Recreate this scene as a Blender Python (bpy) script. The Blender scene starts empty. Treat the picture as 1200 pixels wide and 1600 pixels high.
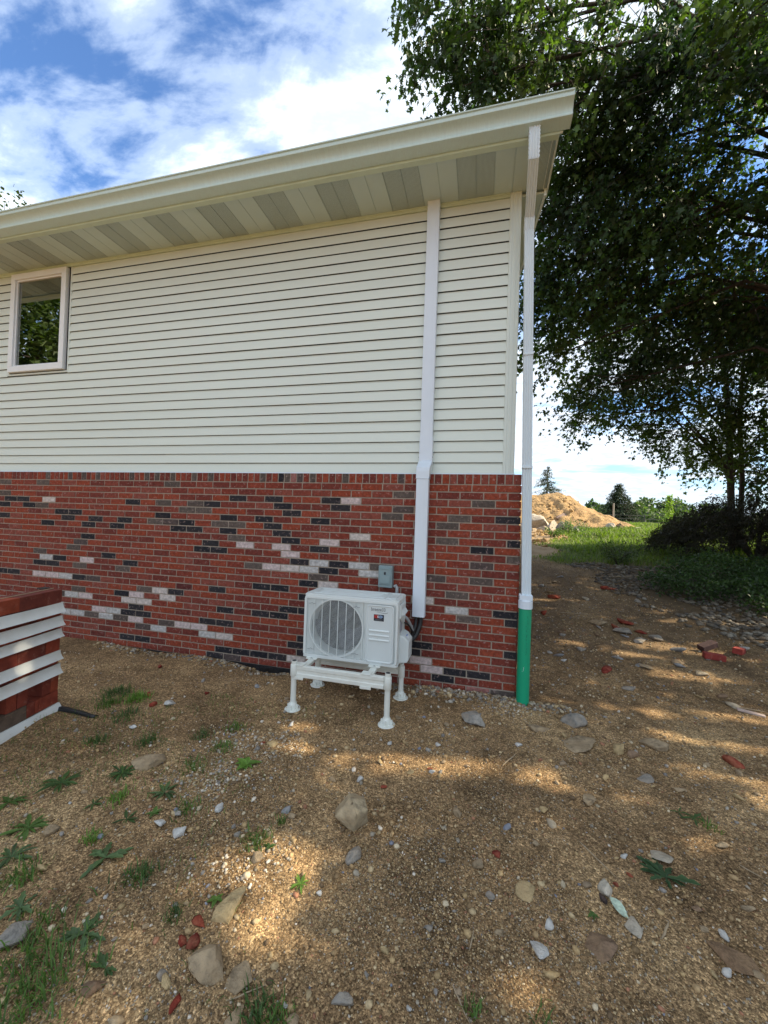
import bpy, math, random
import numpy as np
from mathutils import Vector, Matrix

random.seed(7)
rng = np.random.default_rng(7)
sc = bpy.context.scene
col = sc.collection
PI = math.pi

# ------------------------------------------------------------------ camera
CAM = np.array([-0.35624, -3.65744, 1.58305])
YAW, PITCH, ROLL, FPX = 0.2428, 0.0133, 0.0334, 605.254
_f = np.array([-math.sin(YAW)*math.cos(PITCH), math.cos(YAW)*math.cos(PITCH), math.sin(PITCH)])
_r = np.array([math.cos(YAW), math.sin(YAW), 0.0]); _u = np.cross(_r, _f)
_r2 = math.cos(ROLL)*_r + math.sin(ROLL)*_u
_u2 = -math.sin(ROLL)*_r + math.cos(ROLL)*_u
cam_d = bpy.data.cameras.new("camera"); cam = bpy.data.objects.new("camera", cam_d); col.objects.link(cam)
cam_d.sensor_fit = 'HORIZONTAL'; cam_d.sensor_width = 36.0; cam_d.lens = FPX/1200*36.0
cam_d.clip_start = 0.05; cam_d.clip_end = 3000
m = Matrix.Identity(4)
for i in range(3):
    m[i][0], m[i][1], m[i][2], m[i][3] = _r2[i], _u2[i], -_f[i], CAM[i]
cam.matrix_world = m
sc.camera = cam
sc.render.resolution_x, sc.render.resolution_y = 768, 1024

# ------------------------------------------------------------------ light
SUN_EL, SUN_AZ = math.radians(38), math.radians(8)       # azimuth measured from +X towards +Y
SUN = np.array([math.cos(SUN_EL)*math.cos(SUN_AZ), math.cos(SUN_EL)*math.sin(SUN_AZ), math.sin(SUN_EL)])
sl = bpy.data.lights.new("sun", 'SUN'); sl.energy = 5.0; sl.angle = math.radians(0.6); sl.color = (1.0, 0.87, 0.64)
so = bpy.data.objects.new("sun", sl); col.objects.link(so)
so.rotation_euler = Vector(SUN).to_track_quat('Z', 'Y').to_euler()
sc.view_settings.view_transform = 'Standard'; sc.view_settings.look = 'None'
sc.view_settings.exposure = 1.06; sc.view_settings.gamma = 1.0; sc.view_settings.use_curve_mapping = False
sc.cycles.max_bounces = 6; sc.cycles.diffuse_bounces = 3; sc.cycles.glossy_bounces = 3
sc.cycles.transmission_bounces = 4; sc.cycles.transparent_max_bounces = 8
sc.cycles.caustics_reflective = False; sc.cycles.caustics_refractive = False
sc.cycles.use_denoising = True

world = bpy.data.worlds.new("World"); sc.world = world; world.use_nodes = True
nt = world.node_tree; nt.nodes.clear()
class NT:
    """tiny node helper"""
    def __init__(s, tree): s.t = tree
    def n(s, typ, **kw):
        nd = s.t.nodes.new(typ)
        for k, v in kw.items():
            if k.startswith('i_'):
                k2 = k[2:]; k2 = int(k2) if k2.isdigit() else k2.replace('_', ' ')
                if isinstance(v, bpy.types.NodeSocket): s.t.links.new(v, nd.inputs[k2])
                else: nd.inputs[k2].default_value = v
            else: setattr(nd, k, v)
        return nd
    def math(s, op, a, b=0.0, c=0.0, clamp=False):
        nd = s.t.nodes.new('ShaderNodeMath'); nd.operation = op; nd.use_clamp = clamp
        for i, v in enumerate((a, b, c)):
            if isinstance(v, bpy.types.NodeSocket): s.t.links.new(v, nd.inputs[i])
            else: nd.inputs[i].default_value = v
        return nd.outputs[0]
    def ramp(s, fac, stops, interp='LINEAR'):
        nd = s.t.nodes.new('ShaderNodeValToRGB'); cr = nd.color_ramp; cr.interpolation = interp
        while len(cr.elements) > 1: cr.elements.remove(cr.elements[-1])
        for i, (p, c) in enumerate(stops):
            e = cr.elements[0] if i == 0 else cr.elements.new(p)
            e.position = p; e.color = tuple(c) + (1,) if len(c) == 3 else c
        s.t.links.new(fac, nd.inputs[0]); return nd.outputs[0]
    def mix(s, fac, a, b, mode='MIX'):
        nd = s.t.nodes.new('ShaderNodeMix'); nd.data_type = 'RGBA'; nd.blend_type = mode
        for i, v in ((0, fac), (6, a), (7, b)):
            if isinstance(v, bpy.types.NodeSocket): s.t.links.new(v, nd.inputs[i])
            else: nd.inputs[i].default_value = (tuple(v) + (1,)) if (not isinstance(v, (int, float)) and len(v) == 3) else v
        return nd.outputs[2]
W = NT(nt)
sky = W.n('ShaderNodeTexSky', sky_type='NISHITA', sun_disc=False, sun_elevation=SUN_EL,
          sun_rotation=math.radians(90)-SUN_AZ, air_density=1.2, dust_density=0.6, ozone_density=2.0)
tc = W.n('ShaderNodeTexCoord')
sep = W.n('ShaderNodeSeparateXYZ', i_0=tc.outputs['Generated'])
zz = W.math('ADD', W.math('MAXIMUM', sep.outputs[2], 0.0), 0.16)
px = W.math('DIVIDE', sep.outputs[0], zz); py = W.math('DIVIDE', sep.outputs[1], zz)
cv = W.n('ShaderNodeCombineXYZ', i_0=px, i_1=py, i_2=0.0)
mp = W.n('ShaderNodeMapping', i_Vector=cv.outputs[0]); mp.inputs['Location'].default_value = (7.833, -9.347, 0)
mp.inputs['Rotation'].default_value = (0, 0, math.radians(-50)); mp.inputs['Scale'].default_value = (1.0, 1.7, 1)
n1 = W.n('ShaderNodeTexNoise', i_Vector=mp.outputs[0], i_Scale=1.25, i_Detail=9.0, i_Roughness=0.56, i_Distortion=0.35)
n2 = W.n('ShaderNodeTexNoise', i_Vector=mp.outputs[0], i_Scale=5.0, i_Detail=7.0, i_Roughness=0.6, i_Distortion=0.3)
cl = W.math('ADD', n1.outputs[0], W.math('MULTIPLY', W.math('SUBTRACT', n2.outputs[0], 0.5), 0.30))
mask = W.ramp(cl, [(0.35, (0, 0, 0)), (0.43, (.45, .45, .45)), (0.52, (1, 1, 1))], 'EASE')
shade = W.ramp(cl, [(0.38, (5.0, 6.0, 7.6)), (0.46, (5.7, 6.5, 7.4)), (0.52, (6.0, 6.6, 7.1)), (0.58, (4.5, 5.1, 6.0)), (0.64, (5.7, 6.3, 6.9)), (0.72, (4.6, 5.2, 6.0))])
lift = W.mix(1.0, sky.outputs[0], (.72, .95, 1.25), 'MULTIPLY')
skyc = W.mix(mask, lift, shade)
hz = W.math('POWER', W.math('SUBTRACT', 1.0, W.math('MAXIMUM', sep.outputs[2], 0.0), clamp=True), 14.0)
skyc = W.mix(W.math('MULTIPLY', hz, 0.75), skyc, (3.6, 4.3, 5.3))
bg = W.n('ShaderNodeBackground', i_Color=skyc, i_Strength=0.1)
wo = W.n('ShaderNodeOutputWorld', i_Surface=bg.outputs[0])

# ------------------------------------------------------------------ mesh helpers
class MB:
    """collects verts / polygons, builds one mesh"""
    def __init__(s): s.v = []; s.f = []; s.m = []
    def add(s, verts, faces, mi=0):
        o = len(s.v); s.v += [tuple(map(float, p)) for p in verts]
        s.f += [tuple(i+o for i in f) for f in faces]; s.m += [mi]*len(faces); return s
    def box(s, a, b, mi=0):
        (x0, y0, z0), (x1, y1, z1) = a, b
        v = [(x0,y0,z0),(x1,y0,z0),(x1,y1,z0),(x0,y1,z0),(x0,y0,z1),(x1,y0,z1),(x1,y1,z1),(x0,y1,z1)]
        return s.add(v, [(0,3,2,1),(4,5,6,7),(0,1,5,4),(1,2,6,5),(2,3,7,6),(3,0,4,7)], mi)
    def prism(s, prof, axis, a, b, mi=0, caps=True):
        """prof: 2D closed outline; axis 'x': (y,z), 'y': (x,z), 'z': (x,y)"""
        n = len(prof)
        def P(p, t): return {'x': (t, p[0], p[1]), 'y': (p[0], t, p[1]), 'z': (p[0], p[1], t)}[axis]
        v = [P(p, a) for p in prof] + [P(p, b) for p in prof]
        f = [(i, (i+1) % n, n+(i+1) % n, n+i) for i in range(n)]
        if caps: f += [tuple(range(n))[::-1], tuple(range(n, 2*n))]
        return s.add(v, f, mi)
    def tube(s, pts, radii, seg=8, mi=0, caps=True, flat=None):
        pts = [Vector(p) for p in pts]
        if isinstance(radii, (int, float)): radii = [radii]*len(pts)
        vs = []; ref = Vector((0, 0, 1))
        d0 = (pts[1]-pts[0]).normalized()
        if abs(d0.dot(ref)) > .9: ref = Vector((0, 1, 0))
        for i, p in enumerate(pts):
            d = (pts[min(i+1, len(pts)-1)] - pts[max(i-1, 0)]).normalized()
            a = d.cross(ref).normalized(); b = d.cross(a).normalized()
            for k in range(seg):
                t = 2*PI*k/seg; vs.append(p + radii[i]*(math.cos(t)*a + math.sin(t)*b))
        fs = []
        for i in range(len(pts)-1):
            for k in range(seg):
                fs.append((i*seg+k, i*seg+(k+1) % seg, (i+1)*seg+(k+1) % seg, (i+1)*seg+k))
        if caps: fs += [tuple(range(seg)), tuple(range((len(pts)-1)*seg, len(pts)*seg))[::-1]]
        return s.add(vs, fs, mi)
    def cyl(s, p0, p1, r, seg=20, mi=0, r1=None): return s.tube([p0, p1], [r, r if r1 is None else r1], seg, mi)

def shift(V, o): V = np.asarray(V, dtype=np.float32).reshape(-1, 3); return V - np.asarray(o, dtype=np.float32)
ORG = {}
def mesh_of(name, mb, mats, off=(0, 0, 0), smooth=False):
    me = bpy.data.meshes.new(name)
    V = shift(mb.v, off)
    me.from_pydata(V.tolist(), [], mb.f)
    for mt in (mats if isinstance(mats, (list, tuple)) else [mats]): me.materials.append(mt)
    if any(mb.m): me.polygons.foreach_set('material_index', mb.m)
    if smooth is True: me.polygons.foreach_set('use_smooth', [True]*len(me.polygons))
    me.update(); return me
def link(name, me, parent=None, loc=None):
    o = bpy.data.objects.new(name, me); col.objects.link(o)
    if parent is not None: o.parent = parent
    if loc is not None: o.location = loc
    return o
def origin(parent): return ORG.get(parent.name, (0, 0, 0)) if parent is not None else (0, 0, 0)
def part(name, mb, mats, parent, smooth=False, bevel=0.0, label=None, auto=False, seg=2):
    off = origin(parent)
    o = link(name, mesh_of(name, mb, mats, off, smooth), parent)
    ORG[o.name] = off
    if auto: smooth_auto(o)
    if bevel:
        md = o.modifiers.new('bevel', 'BEVEL'); md.width = bevel; md.segments = seg; md.limit_method = 'ANGLE'; md.angle_limit = math.radians(35)
    if label: o['label'] = label
    return o
def smooth_auto(o, ang=40):
    me = o.data; me.polygons.foreach_set('use_smooth', [True]*len(me.polygons))
    try: me.set_sharp_from_angle(angle=math.radians(ang))
    except Exception: pass
def tag(o, label, cat, group=None):
    o['label'] = label; o['category'] = cat
    if group: o['group'] = group
    return o
def thing(name, label, cat, loc=(0, 0, 0), group=None):
    o = bpy.data.objects.new(name, None); col.objects.link(o); o.location = loc; ORG[o.name] = tuple(loc)
    o.empty_display_size = 0.1
    return tag(o, label, cat, group)
def single(name, mb, mats, label, cat, loc=(0, 0, 0), group=None, smooth=False, bevel=0, auto=False):
    o = link(name, mesh_of(name, mb, mats, loc, smooth), None, loc)
    ORG[o.name] = tuple(loc)
    if auto: smooth_auto(o)
    if bevel:
        md = o.modifiers.new('bevel', 'BEVEL'); md.width = bevel; md.segments = 2; md.limit_method = 'ANGLE'
    return tag(o, label, cat, group)
def np_mesh(name, V, F, mat, tint=None, smooth=False):
    """V (n,3), F (m,k) uniform polygons, tint (n,3) point colour"""
    V = np.ascontiguousarray(V, dtype=np.float32); F = np.ascontiguousarray(F, dtype=np.int32)
    me = bpy.data.meshes.new(name); k = F.shape[1]
    me.vertices.add(len(V)); me.vertices.foreach_set('co', V.ravel())
    me.loops.add(F.size); me.loops.foreach_set('vertex_index', F.ravel())
    me.polygons.add(len(F)); me.polygons.foreach_set('loop_start', np.arange(0, F.size, k, dtype=np.int32))
    me.polygons.foreach_set('loop_total', np.full(len(F), k, dtype=np.int32))
    if smooth: me.polygons.foreach_set('use_smooth', np.ones(len(F), dtype=bool))
    me.materials.append(mat)
    if tint is not None:
        a = me.attributes.new('tint', 'FLOAT_COLOR', 'POINT')
        a.data.foreach_set('color', np.concatenate([tint, np.ones((len(V), 1))], 1).astype(np.float32).ravel())
    me.update(calc_edges=True); return me
def set_tint(me, c):
    a = me.attributes.new('tint', 'FLOAT_COLOR', 'POINT'); n = len(me.vertices)
    c = np.broadcast_to(np.asarray(c, dtype=np.float32), (n, 3))
    a.data.foreach_set('color', np.concatenate([c, np.ones((n, 1))], 1).astype(np.float32).ravel())

# ------------------------------------------------------------------ materials
def pmat(name, colr=(.5, .5, .5), rough=.6, var=.12, scale=8., bump=.0, bscale=60., bdist=.003, attr=False, spec=.5,
         metal=0., transl=0., dirt=0., dirtcol=(.18, .13, .08), dscale=3., stretch=(1, 1, 1), detail=5., spots=0., spotcol=(.8, .75, .7), sscale=40.):
    mt = bpy.data.materials.new(name); mt.use_nodes = True; t = mt.node_tree; t.nodes.clear(); N = NT(t)
    geo = N.n('ShaderNodeNewGeometry')
    mp = N.n('ShaderNodeMapping', i_Vector=geo.outputs['Position']); mp.inputs['Scale'].default_value = stretch
    pos = mp.outputs[0]
    base = N.n('ShaderNodeAttribute', attribute_name='tint').outputs['Color'] if attr else None
    if base is None:
        rgb = N.n('ShaderNodeRGB'); rgb.outputs[0].default_value = (*colr, 1); base = rgb.outputs[0]
    elif colr != (.5, .5, .5): base = N.mix(1.0, base, colr, 'MULTIPLY')
    if var:
        nz = N.n('ShaderNodeTexNoise', i_Vector=pos, i_Scale=scale, i_Detail=detail, i_Roughness=.6)
        v = N.ramp(nz.outputs[0], [(.3, (1-var,)*3), (.7, (1+var,)*3)])
        base = N.mix(1.0, base, v, 'MULTIPLY')
    if spots:
        ns = N.n('ShaderNodeTexNoise', i_Vector=pos, i_Scale=sscale, i_Detail=4., i_Roughness=.7)
        ms = N.ramp(ns.outputs[0], [(.57, (0, 0, 0)), (.69, (spots,)*3)])
        base = N.mix(ms, base, spotcol)
    if dirt:
        nd = N.n('ShaderNodeTexNoise', i_Vector=pos, i_Scale=dscale, i_Detail=8., i_Roughness=.65)
        md = N.ramp(nd.outputs[0], [(.45, (0, 0, 0)), (.75, (dirt,)*3)])
        base = N.mix(md, base, dirtcol)
    bs = N.n('ShaderNodeBsdfPrincipled', i_Base_Color=base, i_Roughness=rough, i_Metallic=metal)
    bs.inputs['Specular IOR Level'].default_value = spec
    if bump:
        nb = N.n('ShaderNodeTexNoise', i_Vector=pos, i_Scale=bscale, i_Detail=6., i_Roughness=.65)
        bp = N.n('ShaderNodeBump', i_Height=nb.outputs[0], i_Strength=bump, i_Distance=bdist)
        t.links.new(bp.outputs[0], bs.inputs['Normal'])
    out = N.n('ShaderNodeOutputMaterial')
    if transl:
        tr = N.n('ShaderNodeBsdfTranslucent', i_Color=N.mix(1.0, base, (1.5, 1.9, .6), 'MULTIPLY'))
        mx = N.n('ShaderNodeMixShader', i_0=transl, i_1=bs.outputs[0], i_2=tr.outputs[0])
        t.links.new(mx.outputs[0], out.inputs[0])
    else: t.links.new(bs.outputs[0], out.inputs[0])
    return mt

M = {}
M['brick'] = pmat('brick_clay', attr=True, rough=.9, var=.36, scale=34, bump=.9, bscale=110, bdist=.004, spots=.55, sscale=30, spotcol=(.55, .38, .34), spec=.25)
M['brick_stack'] = pmat('stack_brick_clay', attr=True, rough=.85, var=.25, scale=14, bump=.7, bscale=120, bdist=.003, spots=.2, sscale=20, spotcol=(.5, .3, .22), spec=.25)
M['mortar'] = pmat('mortar', (.34, .28, .22), rough=.95, var=.2, scale=20, bump=.8, bscale=150, dirt=.3, dirtcol=(.3, .25, .2))
M['siding'] = pmat('cream_vinyl', (.71, .76, .68), rough=.45, var=.03, scale=1.5, bump=.25, bscale=25, bdist=.0015, stretch=(.35, 1, 4), dirt=.08, dirtcol=(.55, .5, .4), dscale=2.)
M['trim'] = pmat('cream_trim', (.71, .765, .70), rough=.42, var=.03, scale=2, dirt=.10, dirtcol=(.5, .45, .36), dscale=4.)
M['frieze'] = pmat('yellowed_trim', (.58, .67, .52), rough=.5, var=.05)
M['white'] = pmat('white_vinyl', (.72, .79, .86), rough=.35, var=.02, scale=3, dirt=.06, dirtcol=(.5, .48, .44), dscale=5)
M['gutter'] = pmat('gutter_enamel', (.56, .70, .67), rough=.4, var=.05, scale=30, stretch=(4, 1, .25), bump=.5, bscale=60, bdist=.0012, dirt=.15, dirtcol=(.5, .49, .40), dscale=6)
M['downspout'] = pmat('downspout_enamel', (.68, .76, .80), rough=.35, var=.02, scale=4, dirt=.05, dirtcol=(.48, .45, .4), dscale=8)
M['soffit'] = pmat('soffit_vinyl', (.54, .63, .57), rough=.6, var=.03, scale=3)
M['dark'] = pmat('dark_gap', (.02, .02, .02), rough=.9, var=0)
M['ac'] = pmat('appliance_enamel', (.71, .745, .72), rough=.38, var=.02, scale=4, bump=.15, bscale=350, bdist=.0004, dirt=.07, dirtcol=(.5, .46, .4), dscale=5)
M['ac2'] = pmat('appliance_plastic', (.65, .69, .675), rough=.5, var=.03, scale=5, dirt=.06, dirtcol=(.5, .46, .4), dscale=7)
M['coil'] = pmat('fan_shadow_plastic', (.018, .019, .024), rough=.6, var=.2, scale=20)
M['fan'] = pmat('fan_blade_plastic', (.035, .038, .055), rough=.4, var=.05)
M['stand'] = pmat('stand_plastic', (.75, .765, .70), rough=.45, var=.04, scale=6, dirt=.3, dirtcol=(.5, .42, .32), dscale=9)
M['rubber'] = pmat('black_rubber', (.018, .018, .019), rough=.5, var=.2, scale=30, bump=.3, bscale=80)
M['conduit'] = pmat('grey_conduit', (.32, .33, .33), rough=.5, var=.1, scale=40)
M['box'] = pmat('grey_box_enamel', (.22, .30, .31), rough=.4, var=.04, scale=8, dirt=.15, dirtcol=(.35, .33, .3), dscale=12)
M['steel'] = pmat('screw_steel', (.35, .35, .35), rough=.35, metal=.8, var=.1)
M['green'] = pmat('green_pvc', (.004, .34, .17), rough=.42, var=.06, scale=5, dirt=.35, dirtcol=(.01, .22, .12), dscale=7, stretch=(1, 1, .35))
M['tar'] = pmat('tar_membrane', (.012, .012, .014), rough=.35, var=.3, bump=1., bscale=20, bdist=.02)
M['ink_grey'] = pmat('grey_ink', (.22, .23, .23), rough=.6, var=0)
M['ink_red'] = pmat('red_ink', (.55, .04, .03), rough=.5, var=0)
M['ink_blue'] = pmat('blue_ink', (.10, .22, .55), rough=.5, var=0)
M['ink_white'] = pmat('white_ink', (.8, .82, .85), rough=.5, var=0)
M['ink_black'] = pmat('black_ink', (.015, .018, .03), rough=.4, var=0)
M['window_white'] = pmat('window_vinyl', (.82, .84, .84), rough=.4, var=.02)
M['roof'] = pmat('asphalt_shingle', (.12, .115, .11), rough=.95, var=.3, scale=12, bump=.6, bscale=200)
M['wrap'] = pmat('wall_sheathing', (.05, .055, .05), rough=.9, var=.1)  # sheathing coloured near black to deepen the shadow lines between planks
M['rock'] = pmat('field_stone', attr=True, rough=.95, var=.45, scale=26, bump=1.0, bscale=45, bdist=.016, dirt=.7, dirtcol=(.26, .17, .09), dscale=13, spec=.12, detail=9)
M['pebble'] = pmat('pebble', attr=True, rough=.9, var=.3, scale=90, spec=.2)
M['stripw'] = pmat('weathered_white_strip', (.70, .71, .68), rough=.45, var=.07, scale=6, dirt=.35, dirtcol=(.55, .48, .38), dscale=5)
M['leaf'] = pmat('maple_leaf', attr=True, rough=.5, var=.0, transl=.30, spec=.4)
M['leaf_lit'] = pmat('tree_leaf', attr=True, rough=.55, var=.0, transl=.30, spec=.35)
M['needle'] = pmat('spruce_needles', attr=True, rough=.7, var=.1, transl=.1)
M['weed'] = pmat('weed_leaf', attr=True, rough=.55, var=.15, scale=60, transl=.25)
M['grass'] = pmat('grass_blade', attr=True, rough=.6, var=.1, transl=.35)
M['bark'] = pmat('bark', (.06, .045, .034), rough=.95, var=.35, scale=14, bump=1., bscale=30, bdist=.02, stretch=(1, 1, .3))
M['wood'] = pmat('dry_stick', (.36, .27, .17), rough=.9, var=.25, scale=30)
M['post'] = pmat('weathered_post', (.32, .30, .27), rough=.9, var=.2, scale=20)
M['wire'] = pmat('dark_rail', (.05, .05, .05), rough=.8, var=.1)
M['mound'] = pmat('clay_mound', (.42, .265, .115), rough=.95, var=.3, scale=2.2, bump=1., bscale=5, bdist=.25, detail=9, dirt=.5, dirtcol=(.33, .18, .09), dscale=1.2)
M['room'] = pmat('room_wall', (.10, .11, .10), rough=.9, var=.1)
M['curtain'] = pmat('green_curtain', (.10, .22, .14), rough=.8, var=.3, scale=25, stretch=(6, 1, .3))

# perforated soffit strip: rows of pin holes
def vent_mat():
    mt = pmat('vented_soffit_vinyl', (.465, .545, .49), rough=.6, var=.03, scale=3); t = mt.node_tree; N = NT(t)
    bs = [n for n in t.nodes if n.type == 'BSDF_PRINCIPLED'][0]; src = bs.inputs['Base Color'].links[0].from_socket
    geo = N.n('ShaderNodeNewGeometry')
    sp = N.n('ShaderNodeSeparateXYZ', i_0=geo.outputs['Position'])
    a = N.math('SUBTRACT', N.math('FRACT', N.math('MULTIPLY', sp.outputs[0], 1/.0102)), .5)
    b = N.math('SUBTRACT', N.math('FRACT', N.math('MULTIPLY', sp.outputs[1], 1/.0102)), .5)
    d = N.math('ADD', N.math('MULTIPLY', a, a), N.math('MULTIPLY', b, b))
    hole = N.math('LESS_THAN', d, .05)
    t.links.new(N.mix(hole, src, (.03, .03, .03)), bs.inputs['Base Color']); return mt
M['vent'] = vent_mat()

def glass_mat():
    mt = bpy.data.materials.new('window_glass'); mt.use_nodes = True; t = mt.node_tree; t.nodes.clear(); N = NT(t)
    gl = N.n('ShaderNodeBsdfGlossy', i_Color=(.95, 1, .97, 1), i_Roughness=.0)
    tr = N.n('ShaderNodeBsdfTransparent', i_Color=(.55, .66, .60, 1))
    fr = N.n('ShaderNodeFresnel', i_IOR=1.9)
    f = N.math('ADD', N.math('MULTIPLY', fr.outputs[0], 1.2), .18, clamp=True)
    mx = N.n('ShaderNodeMixShader', i_0=f, i_1=tr.outputs[0], i_2=gl.outputs[0])
    out = N.n('ShaderNodeOutputMaterial', i_0=mx.outputs[0]); return mt
M['glass'] = glass_mat()

def ground_mat():
    mt = bpy.data.materials.new('gravelly_soil'); mt.use_nodes = True; t = mt.node_tree; t.nodes.clear(); N = NT(t)
    geo = N.n('ShaderNodeNewGeometry'); P = geo.outputs['Position']
    big = N.n('ShaderNodeTexNoise', i_Vector=P, i_Scale=1.1, i_Detail=6., i_Roughness=.6)
    mid = N.n('ShaderNodeTexNoise', i_Vector=P, i_Scale=9., i_Detail=8., i_Roughness=.7)
    c1 = N.ramp(big.outputs[0], [(.34, (.145, .098, .055)), (.46, (.24, .162, .090)), (.56, (.31, .215, .120)), (.68, (.40, .29, .165))])
    c2 = N.ramp(mid.outputs[0], [(.3, (.62, .6, .57)), (.5, (1, 1, 1)), (.7, (1.25, 1.22, 1.18))])
    base = N.mix(1.0, c1, c2, 'MULTIPLY')
    # fine grit: two sizes of voronoi grains, each grain its own tone
    for s, amt in ((95., .6), (210., .75)):
        vo = N.n('ShaderNodeTexVoronoi', i_Vector=P, i_Scale=s, i_Randomness=1.)
        g = N.ramp(N.n('ShaderNodeSeparateColor', i_0=vo.outputs['Color']).outputs[0],
                   [(0, (.40, .36, .31)), (.35, (.80, .76, .72)), (.65, (1.25, 1.19, 1.1)), (.9, (1.8, 1.75, 1.65)), (1, (2.4, 2.4, 2.35))])
        base = N.mix(amt, base, N.mix(1.0, base, g, 'MULTIPLY'))
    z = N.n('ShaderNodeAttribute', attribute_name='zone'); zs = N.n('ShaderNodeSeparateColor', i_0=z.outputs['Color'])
    gn = N.n('ShaderNodeTexNoise', i_Vector=P, i_Scale=2.5, i_Detail=6.)
    gcol = N.ramp(gn.outputs[0], [(.35, (.06, .085, .02)), (.65, (.12, .15, .035))])
    base = N.mix(zs.outputs[0], base, gcol)
    scol = N.ramp(gn.outputs[0], [(.35, (.42, .27, .14)), (.65, (.60, .43, .25))])
    base = N.mix(zs.outputs[1], base, scol)
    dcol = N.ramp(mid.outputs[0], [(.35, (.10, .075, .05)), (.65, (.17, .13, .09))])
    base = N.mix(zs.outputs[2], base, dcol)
    bs = N.n('ShaderNodeBsdfPrincipled', i_Base_Color=base, i_Roughness=.95); bs.inputs['Specular IOR Level'].default_value = .15
    v1 = N.n('ShaderNodeTexVoronoi', i_Vector=P, i_Scale=95.); v2 = N.n('ShaderNodeTexVoronoi', i_Vector=P, i_Scale=210.)
    hsum = N.math('ADD', N.math('MULTIPLY', mid.outputs[0], 1.2), N.math('ADD', N.math('MULTIPLY', v1.outputs[0], -.5), N.math('MULTIPLY', v2.outputs[0], -.3)))
    bp = N.n('ShaderNodeBump', i_Height=hsum, i_Strength=.9, i_Distance=.012)
    t.links.new(bp.outputs[0], bs.inputs['Normal'])
    out = N.n('ShaderNodeOutputMaterial', i_0=bs.outputs[0]); return mt
M['ground'] = ground_mat()

# ------------------------------------------------------------------ terrain
def vnoise(x, y, s, seed=0):
    """smooth value noise, vectorised"""
    x = np.asarray(x, float)/s + 1000.3*seed + 500; y = np.asarray(y, float)/s + 731.7*seed + 500
    xi = np.floor(x).astype(np.int64); yi = np.floor(y).astype(np.int64); fx = x-xi; fy = y-yi
    fx = fx*fx*(3-2*fx); fy = fy*fy*(3-2*fy)
    def hsh(a, b): 
        n = (a*374761393 + b*668265263 + seed*974634777) & 0x7fffffff
        n = ((n ^ (n >> 13))*1274126177) & 0x7fffffff
        return ((n ^ (n >> 16)) & 0xffff)/65535.0
    return (hsh(xi, yi)*(1-fx)+hsh(xi+1, yi)*fx)*(1-fy) + (hsh(xi, yi+1)*(1-fx)+hsh(xi+1, yi+1)*fx)*fy
def sstep(a, b, x): t = np.clip((np.asarray(x, float)-a)/(b-a), 0, 1); return t*t*(3-2*t)
YT = [-50, 0.5, 2, 4, 6, 9, 13, 20, 30, 80, 160, 600]; HT = [0, 0, .08, .27, .52, .85, 1.15, 1.42, 1.5, 1.5, -2, -6]
def H(x, y):
    x = np.asarray(x, float); y = np.asarray(y, float)
    h = np.interp(y, YT, HT)
    amp = .25+.75*sstep(.4, 2.0, np.hypot(np.maximum(-x, 0)*0+(x), y+.2))   # calmer at the wall foot
    h = h + amp*((vnoise(x, y, 1.3, 1)-.5)*.06 + (vnoise(x, y, .45, 2)-.5)*.034)
    h = h + (vnoise(x, y, .16, 3)-.5)*.016 + (vnoise(x, y, .05, 4)-.5)*.004
    # dip at the wall foot that bares the membrane, rubble ridge near the corner
    h = h - .075*np.exp(-((x+2.45)/.32)**2)*np.exp(-((y+.02)/.16)**2)
    h = h - .030*np.exp(-((x+3.9)/.5)**2)*np.exp(-((y+.02)/.14)**2)
    h = h + .025*np.exp(-((x+.45)/.5)**2)*np.exp(-((y+.06)/.10)**2)
    h = h + .10*sstep(2.2, 5, x)*sstep(2.0, 4.0, y)
    return h
def bed_edge(y):      # left edge (x) of the stony planting bed
    return np.interp(y, [-3, 0, 2, 3.5, 5, 7, 9, 12], [5.0, 3.9, 2.9, 2.35, 1.9, 1.7, 1.9, 4.0])
def grass_w(x, y):
    n = (vnoise(x, y, 1.1, 9)-.5)*1.2 + (vnoise(x, y, .35, 10)-.5)*.5
    left = np.interp(y, [6, 8, 10, 14, 20], [1.6, 1.5, 1.9, 3.2, 5.5])
    w = sstep(-.3, .4, x-left+n)*sstep(6.2, 7.4, y+n*.6)
    return np.maximum(w, sstep(24, 30, y))
def sand_w(x, y):
    n = (vnoise(x, y, 1.4, 11)-.5)*1.4
    return sstep(6.6, 8.2, y+n)*(1-grass_w(x, y))
def near_spacing(a0, a1, d, g, far):
    xs = list(np.arange(a0, a1, d)); s = d
    lo = [a0]; 
    while lo[-1] > -far: s *= g; lo.append(lo[-1]-s)
    s = d; hi = [xs[-1]]
    while hi[-1] < far: s *= g; hi.append(hi[-1]+s)
    return np.array(lo[1:][::-1] + xs + hi[1:])
gx = near_spacing(-4.2, 4.2, .03, 1.12, 900); gy = near_spacing(-3.4, 3.0, .03, 1.09, 900)
GX, GY = np.meshgrid(gx, gy); GZ = H(GX, GY)
nx, ny = len(gx), len(gy)
idx = np.arange(nx*ny).reshape(ny, nx)
F = np.stack([idx[:-1, :-1], idx[:-1, 1:], idx[1:, 1:], idx[1:, :-1]], -1).reshape(-1, 4)
gm = np_mesh('ground', np.stack([GX, GY, GZ], -1).reshape(-1, 3), F, M['ground'], smooth=True)
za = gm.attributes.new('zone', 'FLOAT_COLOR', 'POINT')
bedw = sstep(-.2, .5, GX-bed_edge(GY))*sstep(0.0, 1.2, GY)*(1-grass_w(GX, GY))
Z = np.stack([grass_w(GX, GY), sand_w(GX, GY)*(1-bedw), np.maximum(bedw*.8, .45*sstep(-.2, .6, GX)*sstep(.2, 2.2, GY)*(1-grass_w(GX, GY))), np.ones_like(GX)], -1).reshape(-1, 4).astype(np.float32)  # dark weight: bed soil, plus shade painted into the path's colour
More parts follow.
